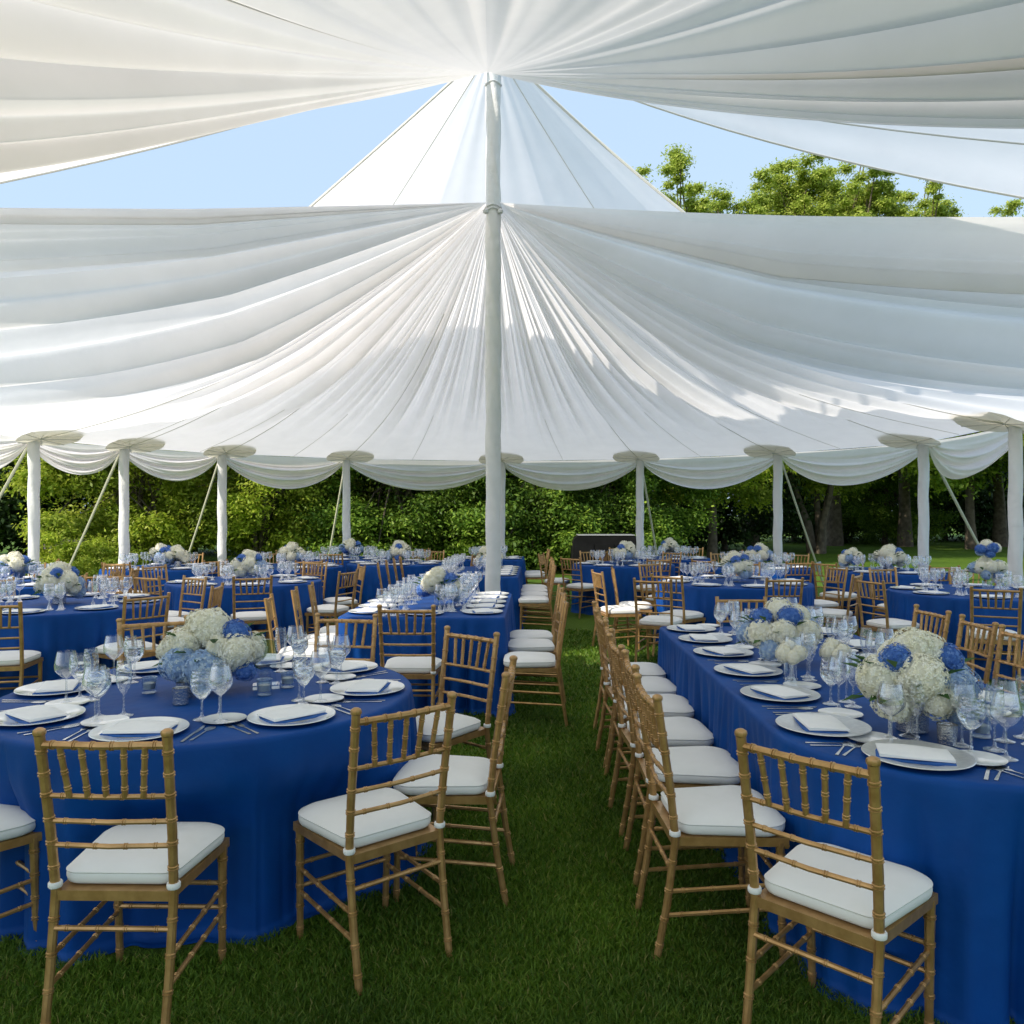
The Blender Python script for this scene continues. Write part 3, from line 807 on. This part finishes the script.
def napkin_fold(b, w, l, h, ang, z):
    """a flat folded stack with soft rounded edge"""
    c, s = math.cos(ang), math.sin(ang); nx_, ny_ = 10, 8; vs = []; fs = []
    for top in (0, 1):
        for j in range(ny_ + 1):
            for i in range(nx_ + 1):
                u_, v_ = i / nx_ * 2 - 1, j / ny_ * 2 - 1
                e = max(abs(u_), abs(v_))
                dz = h * (1 - .35 * e ** 6) + .0025 * math.sin(3 * u_ + 2 * v_) if top else 0
                x, y = u_ * w / 2, v_ * l / 2; vs.append((x * c - y * s, x * s + y * c, z + dz))
    W = nx_ + 1; T = W * (ny_ + 1)
    for j in range(ny_):
        for i in range(nx_):
            a = j * W + i; fs.append((a, a + W, a + W + 1, a + 1)); fs.append((T + a, T + a + 1, T + a + W + 1, T + a + W))
    ed = [i for i in range(W)] + [j * W + nx_ for j in range(1, ny_ + 1)] + [ny_ * W + i for i in range(nx_ - 1, -1, -1)] + [j * W for j in range(ny_ - 1, 0, -1)]
    for k in range(len(ed)):
        a, c_ = ed[k], ed[(k + 1) % len(ed)]; fs.append((a, c_, T + c_, T + a))
    b.add(vs, fs)
b = MB(); napkin_fold(b, .235, .155, .012, 0, .0); nap_blue = b.mesh('napkin_under', 'napkin_blue', sharp=50)
b = MB(); napkin_fold(b, .222, .146, .011, .07, .0122); nap_white = b.mesh('napkin_top', 'napkin', sharp=50)
def cutlery(kind):
    b = MB()
    hd = [(-.0045, -.10), (.0045, -.10), (.003, .02)]
    if kind == 'fork':
        o_ = [(-.0055, -.10), (.0055, -.10), (.0028, -.01), (.003, .03), (.011, .045), (.011, .095), (.0085, .095), (.008, .055), (.0045, .055), (.0045, .095), (.0018, .095), (.0015, .055), (-.0015, .055), (-.0018, .095), (-.0045, .095), (-.0045, .055), (-.008, .055), (-.0085, .095), (-.011, .095), (-.011, .045), (-.003, .03), (-.0028, -.01)]
    elif kind == 'knife':
        o_ = [(-.006, -.11), (.006, -.11), (.005, .0), (.010, .02), (.011, .08), (.004, .115), (-.004, .12), (-.0045, .0)]
    else:
        o_ = [(-.0055, -.10), (.0055, -.10), (.0028, -.01), (.003, .03)] + [(.018 * math.sin(a), .062 - .032 * math.cos(a)) for a in np.linspace(.35, 2 * math.pi - .35, 16)] + [(-.003, .03), (-.0028, -.01)]
    b.prism(o_, .0, .0028)
    return b.mesh(kind, 'steel', smooth=False)
CUT = {k: cutlery(k) for k in ('fork', 'knife', 'spoon')}
pr = {}
def put(name, builder, x, y, z, rz, label, cat, group):
    """first of a kind is built, the others are copies"""
    if name not in pr:
        pr[name] = builder(); o = pr[name]; o.location = (x, y, z); o.rotation_euler = (0, 0, rz); return tag(o, label, cat, group)
    return dup(pr[name], (x, y, z), rz, label, group)
TOP = TZ + .001
def setting(ex, ey, dx, dy, where, level, charger=False, tbl=''):
    """a place setting; (ex,ey) on the table edge, (dx,dy) the inward direction"""
    rz = math.atan2(-dx, dy)
    def P_(lx, ly): return ex + dy * lx + dx * ly, ey - dx * lx + dy * ly
    def vis(x, y): return -30 < CX + F * x / y < 1054
    j = lambda s: random.uniform(-s, s)
    def one(nm, build, lx, ly, z, r, label, cat, kind=None):
        x, y = P_(lx, ly)
        if vis(x, y): put(nm + str(kind or ''), build, x, y, z, r, label, cat, cat + 's on the ' + tbl)
    pn, pm, pl_ = ('charger_plate', charger_m, 'round silver charger plate ') if charger else ('dinner_plate', plate_m, 'round white dinner plate ')
    one(pn, lambda: ob(pn, pm), 0, .185, TOP, rz, pl_ + where, 'plate')
    def nb():
        e = ob('napkin', nap_white); u_ = ob('blue_lining', nap_blue, e); return e
    one('napkin', nb, j(.008), .185 + j(.01), TOP + .006, rz + j(.25) + (.12 if level == 0 else 0), 'white-and-blue folded napkin ' + where, 'napkin')
    if level == 0:
        one('bread_plate', lambda: ob('bread_plate', bread_m), -.19 + j(.02), .335 + j(.02), TOP, rz, 'small white bread plate ' + where, 'bread plate')
        for k, (lx, nm) in enumerate([(-.20, 'fork'), (-.232, 'fork'), (.205, 'knife'), (.238, 'spoon')]):
            lab = ('inner ' if k == 0 else 'outer ' if k == 1 else '') + 'steel ' + nm + ' ' + where
            one(nm, (lambda nm=nm: ob(nm, CUT[nm])), lx, .17 + j(.012), TOP, rz + j(.06), lab, nm)
    gl = GL if level == 0 else GLO
    sp = [('water_goblet', .15, .37, ''), ('wine_glass', .235, .345, ''), ('champagne_flute', .195, .445, '')] + ([('wine_glass', .10, .455, 'inner ')] if tbl != 'nearest round table' else [])
    for nm, lx, ly, pre in sp:
        x, y = P_(lx + j(.015), ly + j(.015))
        if not vis(x, y): continue
        desc = {'water_goblet': 'short cut-crystal goblet ', 'wine_glass': 'clear wine glass ', 'champagne_flute': 'slim champagne flute '}[nm]
        def gb(nm=nm):
            e = ob(nm, gl[nm])
            if nm == 'water_goblet' and level == 0: ob('water', water_m, e)
            return e
        put(nm + str(level > 0), gb, x, y, TOP, random.random() * 6, pre + desc + where, 'glass', 'glasses on the ' + tbl)

for i in range(8):
    a = R(-90 - 45 * i); r = .905
    w_ = ['in front of the back-to-camera chair', 'beside the lower left corner chair', 'at the table edge cut by the frame', 'far left of the bouquet', 'directly behind the bouquet', 'far side right of the bouquet', 'facing the side-on aisle chair', 'facing the angled aisle-side chair'][i]
    setting(-1.39 + r * math.cos(a), 3.71 + r * math.sin(a), -math.cos(a), -math.sin(a), w_ + ', nearest round table', 0, False, 'nearest round table')
cL, sL = math.cos(LROT), math.sin(LROT)
for i, y in enumerate([.02, .56, 1.10, 1.65, 2.15, 2.62]):
    p = lpt('RL', -.63, y); setting(p[0], p[1], cL, sL, '%s along the aisle edge, rounded-end long table' % ORD[i], 0, True, 'rounded-end long table')
for i, y in enumerate([.45, .95, 1.45, 1.95, 2.5]):
    p = lpt('RL', .63, y); setting(p[0], p[1], -cL, -sL, '%s along the far edge, rounded-end long table' % ORD[i], 0, True, 'rounded-end long table')
for i, a in enumerate((-126, -68)):
    p = lpt('RL', .63 * math.cos(R(a)), .63 * math.sin(R(a))); setting(p[0], p[1], -math.cos(R(a)), -math.sin(R(a)), ('before the nearest right chair' , 'near the picture edge')[i] + ' at the rounded table end', 0, True, 'rounded-end long table')
for key, ly in (('L2', (.3, .68, 1.06, 1.44, 1.8)), ('L3', (.3, .7, 1.1, 1.5, 1.9)), ('L4', (.3, .8))):
    t = LONG[key]
    for sgn in (-1, 1):
        for i, y in enumerate(ly):
            p = lpt(key, sgn * (t[2] / 2 - .01), y)
            setting(p[0], p[1], -sgn * cL, -sgn * sL, '%s on the %s side, %s' % (ORD[i], 'aisle' if sgn > 0 else 'off-aisle', t[5]), 1, False, t[5])
    p = lpt(key, 0, .01); setting(p[0], p[1], 0, 1, 'at the near end of the %s' % t[5], 1, False, t[5])
for key, t in ROUND.items():
    if key == 'T1': continue
    n = 8 if t[2] > .9 else 7
    for i in range(n):
        a = R(-90 + t[6] - 360. * i / n); r = t[2] - .01
        setting(t[0] + r * math.cos(a), t[1] + r * math.sin(a), -math.cos(a), -math.sin(a), '%s clockwise, %s' % (ORD[i], t[4]), 1, False, t[4])

# ------------------------------------------------------------------ flowers
def head_mesh(name, mat, seed, n=400):
    q = np.random.default_rng(seed); vs = []; fs = []
    for i in range(n):
        z = 1 - 2 * (i + .5) / n; ph = i * 2.39996 + q.normal() * .1
        d = np.array([math.sqrt(1 - z * z) * math.cos(ph), math.sqrt(1 - z * z) * math.sin(ph), z])
        d += q.normal(size=3) * .09; d /= np.linalg.norm(d)
        bump_ = 1 + .06 * math.sin(5 * d[0] + 3) + .05 * math.sin(6 * d[1]) + q.normal() * .028
        c = d * bump_
        nn = d + q.normal(size=3) * .13; nn /= np.linalg.norm(nn)
        a = np.cross(nn, q.normal(size=3)); a /= np.linalg.norm(a); b2 = np.cross(nn, a)
        sz = .135 * (1 + .2 * q.normal())
        o_ = len(vs); vs.append(tuple(c + nn * .02))
        for k in range(4):
            t0 = k * math.pi / 2
            for dt_, rr_, up in ((-.55, .72, .02), (0, 1.0, -.012), (.55, .72, .02)):
                t_ = t0 + dt_; vs.append(tuple(c + (a * math.cos(t_) + b2 * math.sin(t_)) * sz * rr_ + nn * up))
        for k in range(4): fs.append((o_, o_ + 1 + 3 * k, o_ + 2 + 3 * k, o_ + 3 + 3 * k))
    b = MB().add(vs, fs)
    b.lathe([(.01, -.88), (.43, -.77), (.74, -.48), (.87, -.1), (.855, .21), (.665, .57), (.38, .8), (.01, .885)], 14)
    me = b.mesh(name, mat, smooth=False); return me
HEADS = {k: [head_mesh('head_' + k, k, s + j) for j in range(2)] for k, s in (('cream', 1), ('deep', 5), ('pale', 9))}
def leaf_cluster(seed, n=26, r=.16):
    q = np.random.default_rng(seed); b = MB()
    for i in range(n):
        ph = q.random() * 6.28; el = q.uniform(-.5, .5)
        d = np.array([math.cos(ph) * math.cos(el), math.sin(ph) * math.cos(el), math.sin(el)])
        c = d * r * (.7 + .4 * q.random()); s_ = np.cross(d, (0, 0, 1)); s_ /= np.linalg.norm(s_)
        L_ = .07 + .03 * q.random(); wd = .02
        up = np.cross(s_, d)
        b.add([c, c + d * L_ * .5 + s_ * wd + up * .01, c + d * L_, c + d * L_ * .5 - s_ * wd + up * .01], [(0, 1, 2), (0, 2, 3)])
    return b.mesh('greenery', 'fleaf', smooth=False)
GREEN = [leaf_cluster(k) for k in range(2)]
vase_m = lathe_m('vase', [(.045, 0), (.05, .004), (.05, .12), (.052, .125)], 'vase', 24, True, False)
vase_s = lathe_m('vase_silver', [(.05, 0), (.055, .004), (.058, .11), (.06, .115)], 'mercury', 24, True, True)
COMP1 = [ # T1: x (right), y (away), z, radius, colour
 (.00, -.02, .29, .088, 'cream'), (-.06, .05, .28, .085, 'cream'), (.115, -.02, .265, .062, 'deep'), (.13, -.07, .185, .085, 'cream'), (.175, .03, .19, .07, 'cream'),
 (-.115, -.06, .215, .08, 'cream'), (-.15, .0, .15, .075, 'pale'), (-.10, -.12, .14, .08, 'pale'), (.01, -.14, .12, .085, 'pale'), (.03, .11, .22, .085, 'cream'), (.12, .09, .15, .07, 'pale'), (.165, -.05, .10, .05, 'deep'), (-.11, .10, .16, .08, 'cream'), (-.175, -.06, .19, .055, 'cream'), (.06, -.10, .21, .05, 'cream')]
COMP2 = [
 (.0, .0, .30, .08, 'cream'), (-.09, -.06, .275, .055, 'deep'), (.115, -.03, .275, .052, 'deep'), (-.02, -.10, .21, .09, 'cream'), (-.13, -.03, .20, .08, 'cream'), (.09, -.10, .17, .07, 'pale'), (.15, -.02, .18, .075, 'pale'), (.155, .05, .22, .065, 'cream'), (-.11, -.09, .12, .065, 'cream'), (.02, .10, .25, .085, 'cream'), (.06, .0, .30, .06, 'cream'), (.12, -.10, .10, .06, 'pale'), (-.07, .09, .18, .08, 'cream'), (.03, -.13, .14, .06, 'cream')]
COMP3 = [
 (.0, .02, .29, .08, 'cream'), (-.11, -.03, .26, .06, 'deep'), (.03, -.08, .27, .065, 'deep'), (.10, -.02, .27, .065, 'cream'), (-.12, -.06, .18, .08, 'cream'), (-.02, -.12, .19, .075, 'cream'), (.11, -.09, .18, .085, 'cream'), (.16, .02, .2, .065, 'pale'), (-.16, .03, .17, .07, 'pale'), (.02, .1, .22, .085, 'cream'), (.08, -.12, .1, .055, 'pale'), (-.09, -.12, .1, .06, 'pale'), (.1, .09, .16, .07, 'deep')]
COMP4 = [(x * .8, y * .8, z + .1 + .12 * (z > .25), r * .9, c) for x, y, z, r, c in COMP3] + [(.05, 0, .50, .05, 'pale'), (-.05, .02, .46, .06, 'pale'), (.0, -.05, .43, .05, 'deep')]
protoB = {}
def bouquet(comp, x, y, label, rot=0., sc_=1., vase=None):
    if comp in protoB: return dup(protoB[comp], (x, y, TOP), rot, label, 'hydrangea bouquets', sc_)
    e = thing('bouquet', label, 'bouquet', (x, y, TOP), rot, 'hydrangea bouquets')
    if sc_ != 1: e.scale = (sc_,) * 3
    for i, (hx, hy, hz, r, c) in enumerate({'a': COMP1, 'b': COMP2, 'c': COMP3, 'd': COMP4}[comp]):
        h_ = ob('flower_head', HEADS[c][i % 2], e, (hx, hy, hz)); r *= 1.06; h_.scale = (r, r, r * .88); h_.rotation_euler = (random.random(), random.random(), random.random() * 6)
        if c != 'cream': h_['label'] = {'deep': 'deep blue hydrangea head', 'pale': 'pale blue hydrangea head'}[c]
    gme = GREEN[0]; gg = ob('foliage', gme, e, (0, 0, .17))
    ob('vase', vase or vase_m, e)
    protoB[comp] = e; return e
bq = 'cream and blue hydrangea bouquet '
bouquet('a', -1.40, 3.74, 'large hydrangea bouquet with one deep blue head on top, nearest round table')
bouquet('b', 1.51, 3.02, 'large cream hydrangea bouquet with two deep blue heads, near rounded table end', 0, 1.02, vase_s)
bouquet('c', 1.47, 4.40, 'hydrangea bouquet in the middle of the rounded-end long table, behind small posies', 0, .96)
bouquet('d', 5.02, 8.45, 'tall hydrangea bouquet with pale blue spire by the rightmost pole', 0, .95)
p = lpt('L2', .06, .75); bouquet('c', p[0], p[1], bq + 'among glasses on the long table before the central pole', 2.5, .95)
p = lpt('L3', .2, 1.6); bouquet('a', p[0], p[1], bq + 'beside the central pole, on the long table behind it', 1.0, .95)
for key, cpt, rot in (('T2', 'b', 1.3), ('T3', 'c', 4.), ('T4', 'b', .6), ('T5', 'c', 1.9), ('T6', 'a', 2.6), ('T7', 'a', 5.), ('T9', 'c', 3.2), ('R1', 'c', 1.0), ('R3', 'b', 2.2), ('R5', 'a', 4.2), ('R6', 'b', 3.7), ('R7', 'c', 5.5)):
    t = ROUND[key]; bouquet(cpt, t[0] + .03, t[1], bq + 'on the ' + t[4], rot, 1.02)
bouquet('b', -5.1, 12.2, bq + 'second one on the far round table by second side pole', 4., .95)
bouquet('c', 5.05, 11.9, bq + 'second one on the far round table by tensioner pole', 4., .9)

# small posies, votives and the clear stand
def posy(x, y, label):
    e = thing('posy', label, 'posy', (x, y, TOP), 0, 'small posies')
    for i, (hx, hy, hz, r) in enumerate([(-.03, 0, .14, .042), (.035, -.01, .145, .04), (.0, .03, .165, .04), (0, -.035, .13, .035)]):
        h_ = ob('flower_head', HEADS['cream'][i % 2], e, (hx, hy, hz)); h_.scale = (r, r, r)
    ob('vase', lathe_m('posy_vase', [(.025, 0), (.03, .003), (.03, .10), (.032, .105)], 'vase', 16, True, False), e)
    return e
posy(1.35, 3.88, 'small cream posy in glass, nearer the aisle on the rounded-end long table')
posy(1.58, 3.92, 'small cream posy in glass, farther from the aisle on the rounded-end long table')
votive_prof = [(.026, 0), (.031, .003), (.034, .07), (.0345, .072), (.032, .071), (.029, .02), (.003, .018)]
def votive_build(mat):
    def f():
        e = ob('votive_holder', lathe_m('votive', votive_prof, mat, 24)); ob('candle', lathe_m('candle', [(.026, .02), (.026, .045), (.022, .047), (.002, .046)], 'wax', 16), e); return e
    return f
put('vot', votive_build('mercury'), -1.425, 3.44, TOP, 0, 'small silver votive holder before the nearest bouquet', 'candle holder', 'silver votive holders')
put('vot', None, -1.46, 3.56, TOP, 1, 'second silver votive holder tucked against the nearest bouquet', 'candle holder', 'silver votive holders')
put('vot', None, 1.545, 2.84, TOP, 1, 'silver votive holder before the large bouquet on the rounded table end', 'candle holder', 'silver votive holders')
put('votg', votive_build('vase'), 1.72, 2.93, TOP, 1, 'clear votive holder beside the large bouquet on the rounded table end', 'candle holder', 'clear votive holders')
put('votg', None, -1.12, 3.62, TOP, 1, 'clear votive holder in front of the clear stand', 'candle holder', 'clear votive holders')
put('votg', None, -1.06, 3.78, TOP, 1, 'clear votive holder behind and right of the clear stand', 'candle holder', 'clear votive holders')
put('votg', None, -1.66, 3.66, TOP, 1, 'clear votive holder left of the nearest bouquet', 'candle holder', 'clear votive holders')
e = thing('acrylic_stand', 'clear upright stand with rounded top right of the nearest bouquet', 'stand', (-1.155, 3.76, TOP), .3)
o_ = [(-.045, .02), (.045, .02)] + [(.045 * math.cos(a) if False else .03 * math.cos(a) + .015, .20 + .03 * math.sin(a)) for a in np.linspace(0, math.pi / 2, 6)] + [(.03 * math.cos(a) - .015, .20 + .03 * math.sin(a)) for a in np.linspace(math.pi / 2, math.pi, 6)]
b = MB().prism(o_, -.006, .006); b.v = [(x, z, y) for x, y, z in b.v]; b.f = [tuple(reversed(f)) for f in b.f]
ob('panel', b.mesh('panel', 'vase', smooth=False), e)
ob('base', MB().box((0, 0, .011), (.12, .07, .02)).mesh('base', 'vase', smooth=False), e)

# ------------------------------------------------------------------ trees
def leaves(centers, rad, n, size, q, flat=.6, up=.6):
    k = len(centers); idx = q.integers(0, k, n)
    d = q.normal(size=(n, 3)); d /= np.linalg.norm(d, axis=1)[:, None]
    r = np.minimum(np.abs(q.normal(size=n)) * .55 + .25 * q.random(n), 1.35)
    c = centers[idx] + d * (rad[idx] * r)[:, None] * np.array([1, 1, flat])
    nn = d * .5 + q.normal(size=(n, 3)) * .5 + np.array([0, 0, up]); nn /= np.linalg.norm(nn, axis=1)[:, None]
    a = np.cross(nn, q.normal(size=(n, 3))); a /= np.linalg.norm(a, axis=1)[:, None]; b2 = np.cross(nn, a)
    s = size * (.6 + .8 * q.random(n))[:, None]
    v = np.stack([c - a * s, c + b2 * s * .45 + nn * s * .12, c + a * s, c - b2 * s * .45 + nn * s * .12], 1)
    return v.reshape(-1, 3), np.arange(4 * n).reshape(n, 4)
def crown_mesh(name, seed, w, z0, z1, nclump, n, size, mat, clump=.9, shape=1.0, tall=False, egg=False):
    q = np.random.default_rng(seed); C = []
    lob = q.random(4) * 6.28
    while len(C) < nclump:
        p = q.random(3) * 2 - 1
        rr_ = math.hypot(p[0], p[1]); zz = p[2]
        an = math.atan2(p[1], p[0])
        th = (zz + 1) / 2
        lim = (min(1., 1.42 * (th + .02) ** .22 * (1 - th) ** .55) if egg else math.sqrt(max(0, 1 - abs(zz) ** (2 * shape)))) * (1 + .18 * math.sin(3 * an + lob[0] + 2 * zz) + .12 * math.sin(5 * an + lob[1]))
        if rr_ > lim or (rr_ < lim * .55 and q.random() < .6 and abs(zz) < .7): continue
        C.append((p[0] * w, p[1] * w, (z0 + z1) / 2 + zz * (z1 - z0) / 2))
    C = np.array(C)
    if tall:  # upright leaders
        ex_ = []
        for _ in range(13):
            a = q.random() * 6.28; r_ = w * q.random() ** .6 * .95; h_ = q.uniform(.2, 2.7)
            for kk in range(14):
                tt = q.random() ** .8; sp_ = .85 * (1 - .75 * tt)
                ex_.append((math.cos(a) * r_ + q.normal() * sp_, math.sin(a) * r_ + q.normal() * sp_, z1 - 2.2 + (h_ + 1.8) * tt))
        C = np.concatenate([C, np.array(ex_)])
    rad = clump * (.55 + .7 * q.random(len(C)))
    if tall: rad[-182:] *= .34 + .5 * q.random(182)
    v, f = leaves(C, rad, n, size, q)
    return np_mesh(name, v, f, mat, smooth=False), C
def trunk_mesh(name, C, base_h, r, seed, stems=1, spread=.5, nb=26):
    q = np.random.default_rng(seed); b = MB(); tops = []
    for s in range(stems):
        a = q.random() * 6.28; sp = spread if stems > 1 else .1
        x, y = (math.cos(a) * r * 1.1, math.sin(a) * r * 1.1) if stems > 1 else (0, 0)
        pts = [(x, y, -.1)]; zt = base_h * (1 + .25 * q.random())
        for k in range(1, 7):
            t = k / 6; pts.append((x + math.cos(a) * sp * zt * t ** 1.5 * .5 + q.normal() * .05, y + math.sin(a) * sp * zt * t ** 1.5 * .5 + q.normal() * .05, zt * t))
        r0 = r * (.75 if stems > 1 else 1)
        b.tube(pts, [r0 * 1.35] + [r0 * (1 - .5 * k / 6) for k in range(1, 7)], 9); tops.append((pts, r0))
    for k in range(nb):
        pts, r0 = tops[k % len(tops)]; p0 = np.array(pts[q.integers(3, 7)]); c = C[q.integers(0, len(C))]
        m = (p0 + c) / 2 + q.normal(size=3) * .25 + np.array([0, 0, -.2])
        b.tube([p0, m, c], [r0 * .35, r0 * .2, .015], 6)
    return b.mesh(name, 'bark')
def make_tree(kind, label, x, y, cm, tm, rot=0., s=1., group='trees beyond the tent'):
    e = thing(kind, label, 'tree' if 'shrub' not in kind else 'shrub', (x, y, 0), rot, group)
    ob('crown', cm, e)
    if tm: ob('trunk', tm, e)
    e.scale = (s, s, s); return e
cA, CA = crown_mesh('crown_a', 1, 2.9, .5, 8.2, 120, 105000, .062, 'leaf_light', .75, egg=True)
cB, CB = crown_mesh('crown_b', 2, 3.0, .1, 7.4, 140, 120000, .060, 'leaf_gloss', .75, egg=True)
cC, CC = crown_mesh('crown_c', 3, 4.8, 1.7, 10.5, 150, 100000, .075, 'leaf_mid', 1.0)
cC2 = cC.copy(); cC2.materials[0] = M['leaf_light']
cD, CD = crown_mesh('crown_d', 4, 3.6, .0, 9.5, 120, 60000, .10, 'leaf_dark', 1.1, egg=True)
cE, CE = crown_mesh('crown_e', 5, 3.6, 5.5, 14.6, 90, 130000, .066, 'leaf_top', .75, tall=True)
cS, CS = crown_mesh('shrub_a', 6, 1.2, .0, 1.5, 26, 9000, .05, 'leaf_light', .4)
tA = trunk_mesh('trunk_a', CA, 4.2, .13, 1, 4, .5); tB = trunk_mesh('trunk_b', CB, 3.5, .15, 2, 1)
tC = trunk_mesh('trunk_c', CC, 5.0, .17, 3, 5, .85); tC1 = trunk_mesh('trunk_c1', CC, 4.5, .17, 8, 1); tD = trunk_mesh('trunk_d', CD, 4., .11, 4, 1); tE = trunk_mesh('trunk_e', CE, 9.0, .28, 5, 1, nb=70)
def T(kind, label, px, d, cm, tm, s=1.): return make_tree(kind, label, gx(px, d), d, cm, tm, random.random() * 6.28, s)
# dark wall of trees behind everything
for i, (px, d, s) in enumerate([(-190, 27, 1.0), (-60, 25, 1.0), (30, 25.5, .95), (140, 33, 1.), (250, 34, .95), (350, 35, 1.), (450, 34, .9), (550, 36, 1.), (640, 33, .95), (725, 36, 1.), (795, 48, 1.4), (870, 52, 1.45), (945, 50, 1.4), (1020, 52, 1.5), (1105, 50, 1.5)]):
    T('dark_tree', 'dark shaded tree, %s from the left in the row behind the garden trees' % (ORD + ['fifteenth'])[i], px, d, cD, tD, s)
T('leafy_tree', 'bright yellow-green multi-stem tree behind the two leftmost poles', 138, 21.5, cA, tA, .92)
T('leafy_tree', 'darker-stemmed green tree between second and third side poles', 190, 26, cA, tA, 1.0)
T('leafy_tree', 'bright yellow-green tree behind the third side pole from the left', 258, 22.5, cA, tA, .9)
T('leafy_tree', 'bright green tree behind the fourth side pole from the left', 330, 24.5, cA, tA, .95)
for i, (px, d, s) in enumerate([(395, 23, .9), (462, 24, .95), (540, 23.5, 1.), (612, 24.5, .95)]):
    T('hedge_tree', 'glossy-leaved evergreen in the clipped hedge, %s from its left end' % ORD[i], px, d, cB, tB, s)
T('garden_tree', 'large spreading multi-stemmed tree behind the black-strapped side pole', 818, 33, cC2, tC, 1.2)
T('garden_tree', 'spreading green tree between black counter and multi-stemmed tree', 712, 28, cC2, tC1, .95)
T('garden_tree', 'green tree with reddish trunk between the two rightmost poles', 972, 37, cC, tC1, 1.35)
T('garden_tree', 'green tree behind the rightmost pole', 1085, 36, cC, tC1, 1.3)
T('hedge_tree', 'rounded yellowish evergreen right of the multi-stemmed tree', 885, 43, cB, tB, .95)
for i, (px, d, s) in enumerate([(694, 39, 1.07), (752, 40, 1.10), (835, 41, 1.17), (905, 40, 1.07), (1000, 40, 1.03)]):
    T('tall_tree', 'tall sunlit tree showing above the drape, %s from the left' % ORD[i], px, d, cE, tE, s)
for i, (px, d, s) in enumerate([(62, 19, .8), (85, 18.5, .6), (118, 19.5, .7)]):
    T('low_shrub', 'low yellow-green shrub on the lawn, %s from the left' % ORD[i], px, d, cS, None, s)

# ------------------------------------------------------------------ things on the lawn
e = thing('black_counter', 'low black counter with pale top edge before the hedge', 'counter', (gx(603, 20.5), 20.5, 0), 0)
b = MB()
prof = [(-.80, 0), (.80, 0), (.80, 1.0), (.76, 1.06), (-.66, 1.06), (-.75, .99), (-.80, .86)]
b.prism(prof, -.35, .35); b.v = [(x, -z, y) for x, y, z in b.v]; ob('cabinet', b.mesh('cabinet', 'black', smooth=False), e)
ob('top_edge', MB().box((.05, 0, 1.073), (1.42, .74, .02)).mesh('top_edge', 'trim', smooth=False), e)
for k in range(3): ob('panel', MB().box((-.51 + .51 * k, -.362, .48), (.46, .02, .74)).mesh('panel', 'black', smooth=False), e)
e = thing('garden_bench', 'weathered wooden garden bench on the lawn behind the left poles', 'bench', (gx(66, 22), 22, 0), .15)
b = MB()
for k in range(4): b.box((0, -.2 + k * .13, .45), (1.5, .1, .03))
ob('seat', b.mesh('seat', 'bench', smooth=False), e)
b = MB().box((0, .28, .88), (1.5, .04, .07))
for k in range(10): b.box((-.65 + k * .144, .28, .68), (.05, .025, .36))
ob('backrest', b.mesh('backrest', 'bench', smooth=False), e)
for x in (-.7, .7):
    for y in (-.2, .28): ob('leg', MB().box((x, y, .22), (.06, .06, .44) if y < 0 else (.06, .06, .45)).mesh('leg', 'bench', smooth=False), e)

# ------------------------------------------------------------------ light
SUN_EL, SUN_AZ = 37., -126.         # azimuth measured from +Y (view direction) towards +X
wd = bpy.data.worlds.new('World'); sc.world = wd; wd.use_nodes = True
nt = wd.node_tree; bg = nt.nodes['Background']
sk = nt.nodes.new('ShaderNodeTexSky'); sk.sky_type = 'NISHITA'; sk.sun_disc = False
sk.sun_elevation = R(SUN_EL); sk.sun_rotation = R(SUN_AZ); sk.air_density = 1.0; sk.dust_density = 2.5; sk.ozone_density = 1.0
hz = nt.nodes.new('ShaderNodeMix'); hz.data_type = 'RGBA'; hz.inputs[0].default_value = .68; hz.inputs[7].default_value = (5.1, 6.7, 8.5, 1)   # thin summer haze
nt.links.new(sk.outputs[0], hz.inputs[6]); nt.links.new(hz.outputs[2], bg.inputs[0]); bg.inputs[1].default_value = .15
sl = bpy.data.lights.new('sun', 'SUN'); sl.energy = 5.0; sl.angle = R(.5); sl.color = (1, .92, .81)
so = bpy.data.objects.new('sun', sl); col.objects.link(so)
dirv = Vector((math.sin(R(SUN_AZ)) * math.cos(R(SUN_EL)), math.cos(R(SUN_AZ)) * math.cos(R(SUN_EL)), math.sin(R(SUN_EL))))
so.rotation_euler = dirv.to_track_quat('Z', 'Y').to_euler(); so.location = (-20, 0, 30)

sc.view_settings.view_transform = 'Standard'; sc.view_settings.look = 'None'; sc.view_settings.exposure = 0; sc.view_settings.gamma = 1
sc.render.engine = 'CYCLES'
cy = sc.cycles
cy.use_denoising = True
try: cy.denoiser = 'OPENIMAGEDENOISE'
except Exception: pass
cy.max_bounces = 10; cy.diffuse_bounces = 5; cy.glossy_bounces = 4; cy.transmission_bounces = 8; cy.transparent_max_bounces = 32
cy.sample_clamp_indirect = 8.
cy.caustics_reflective = False; cy.caustics_refractive = False
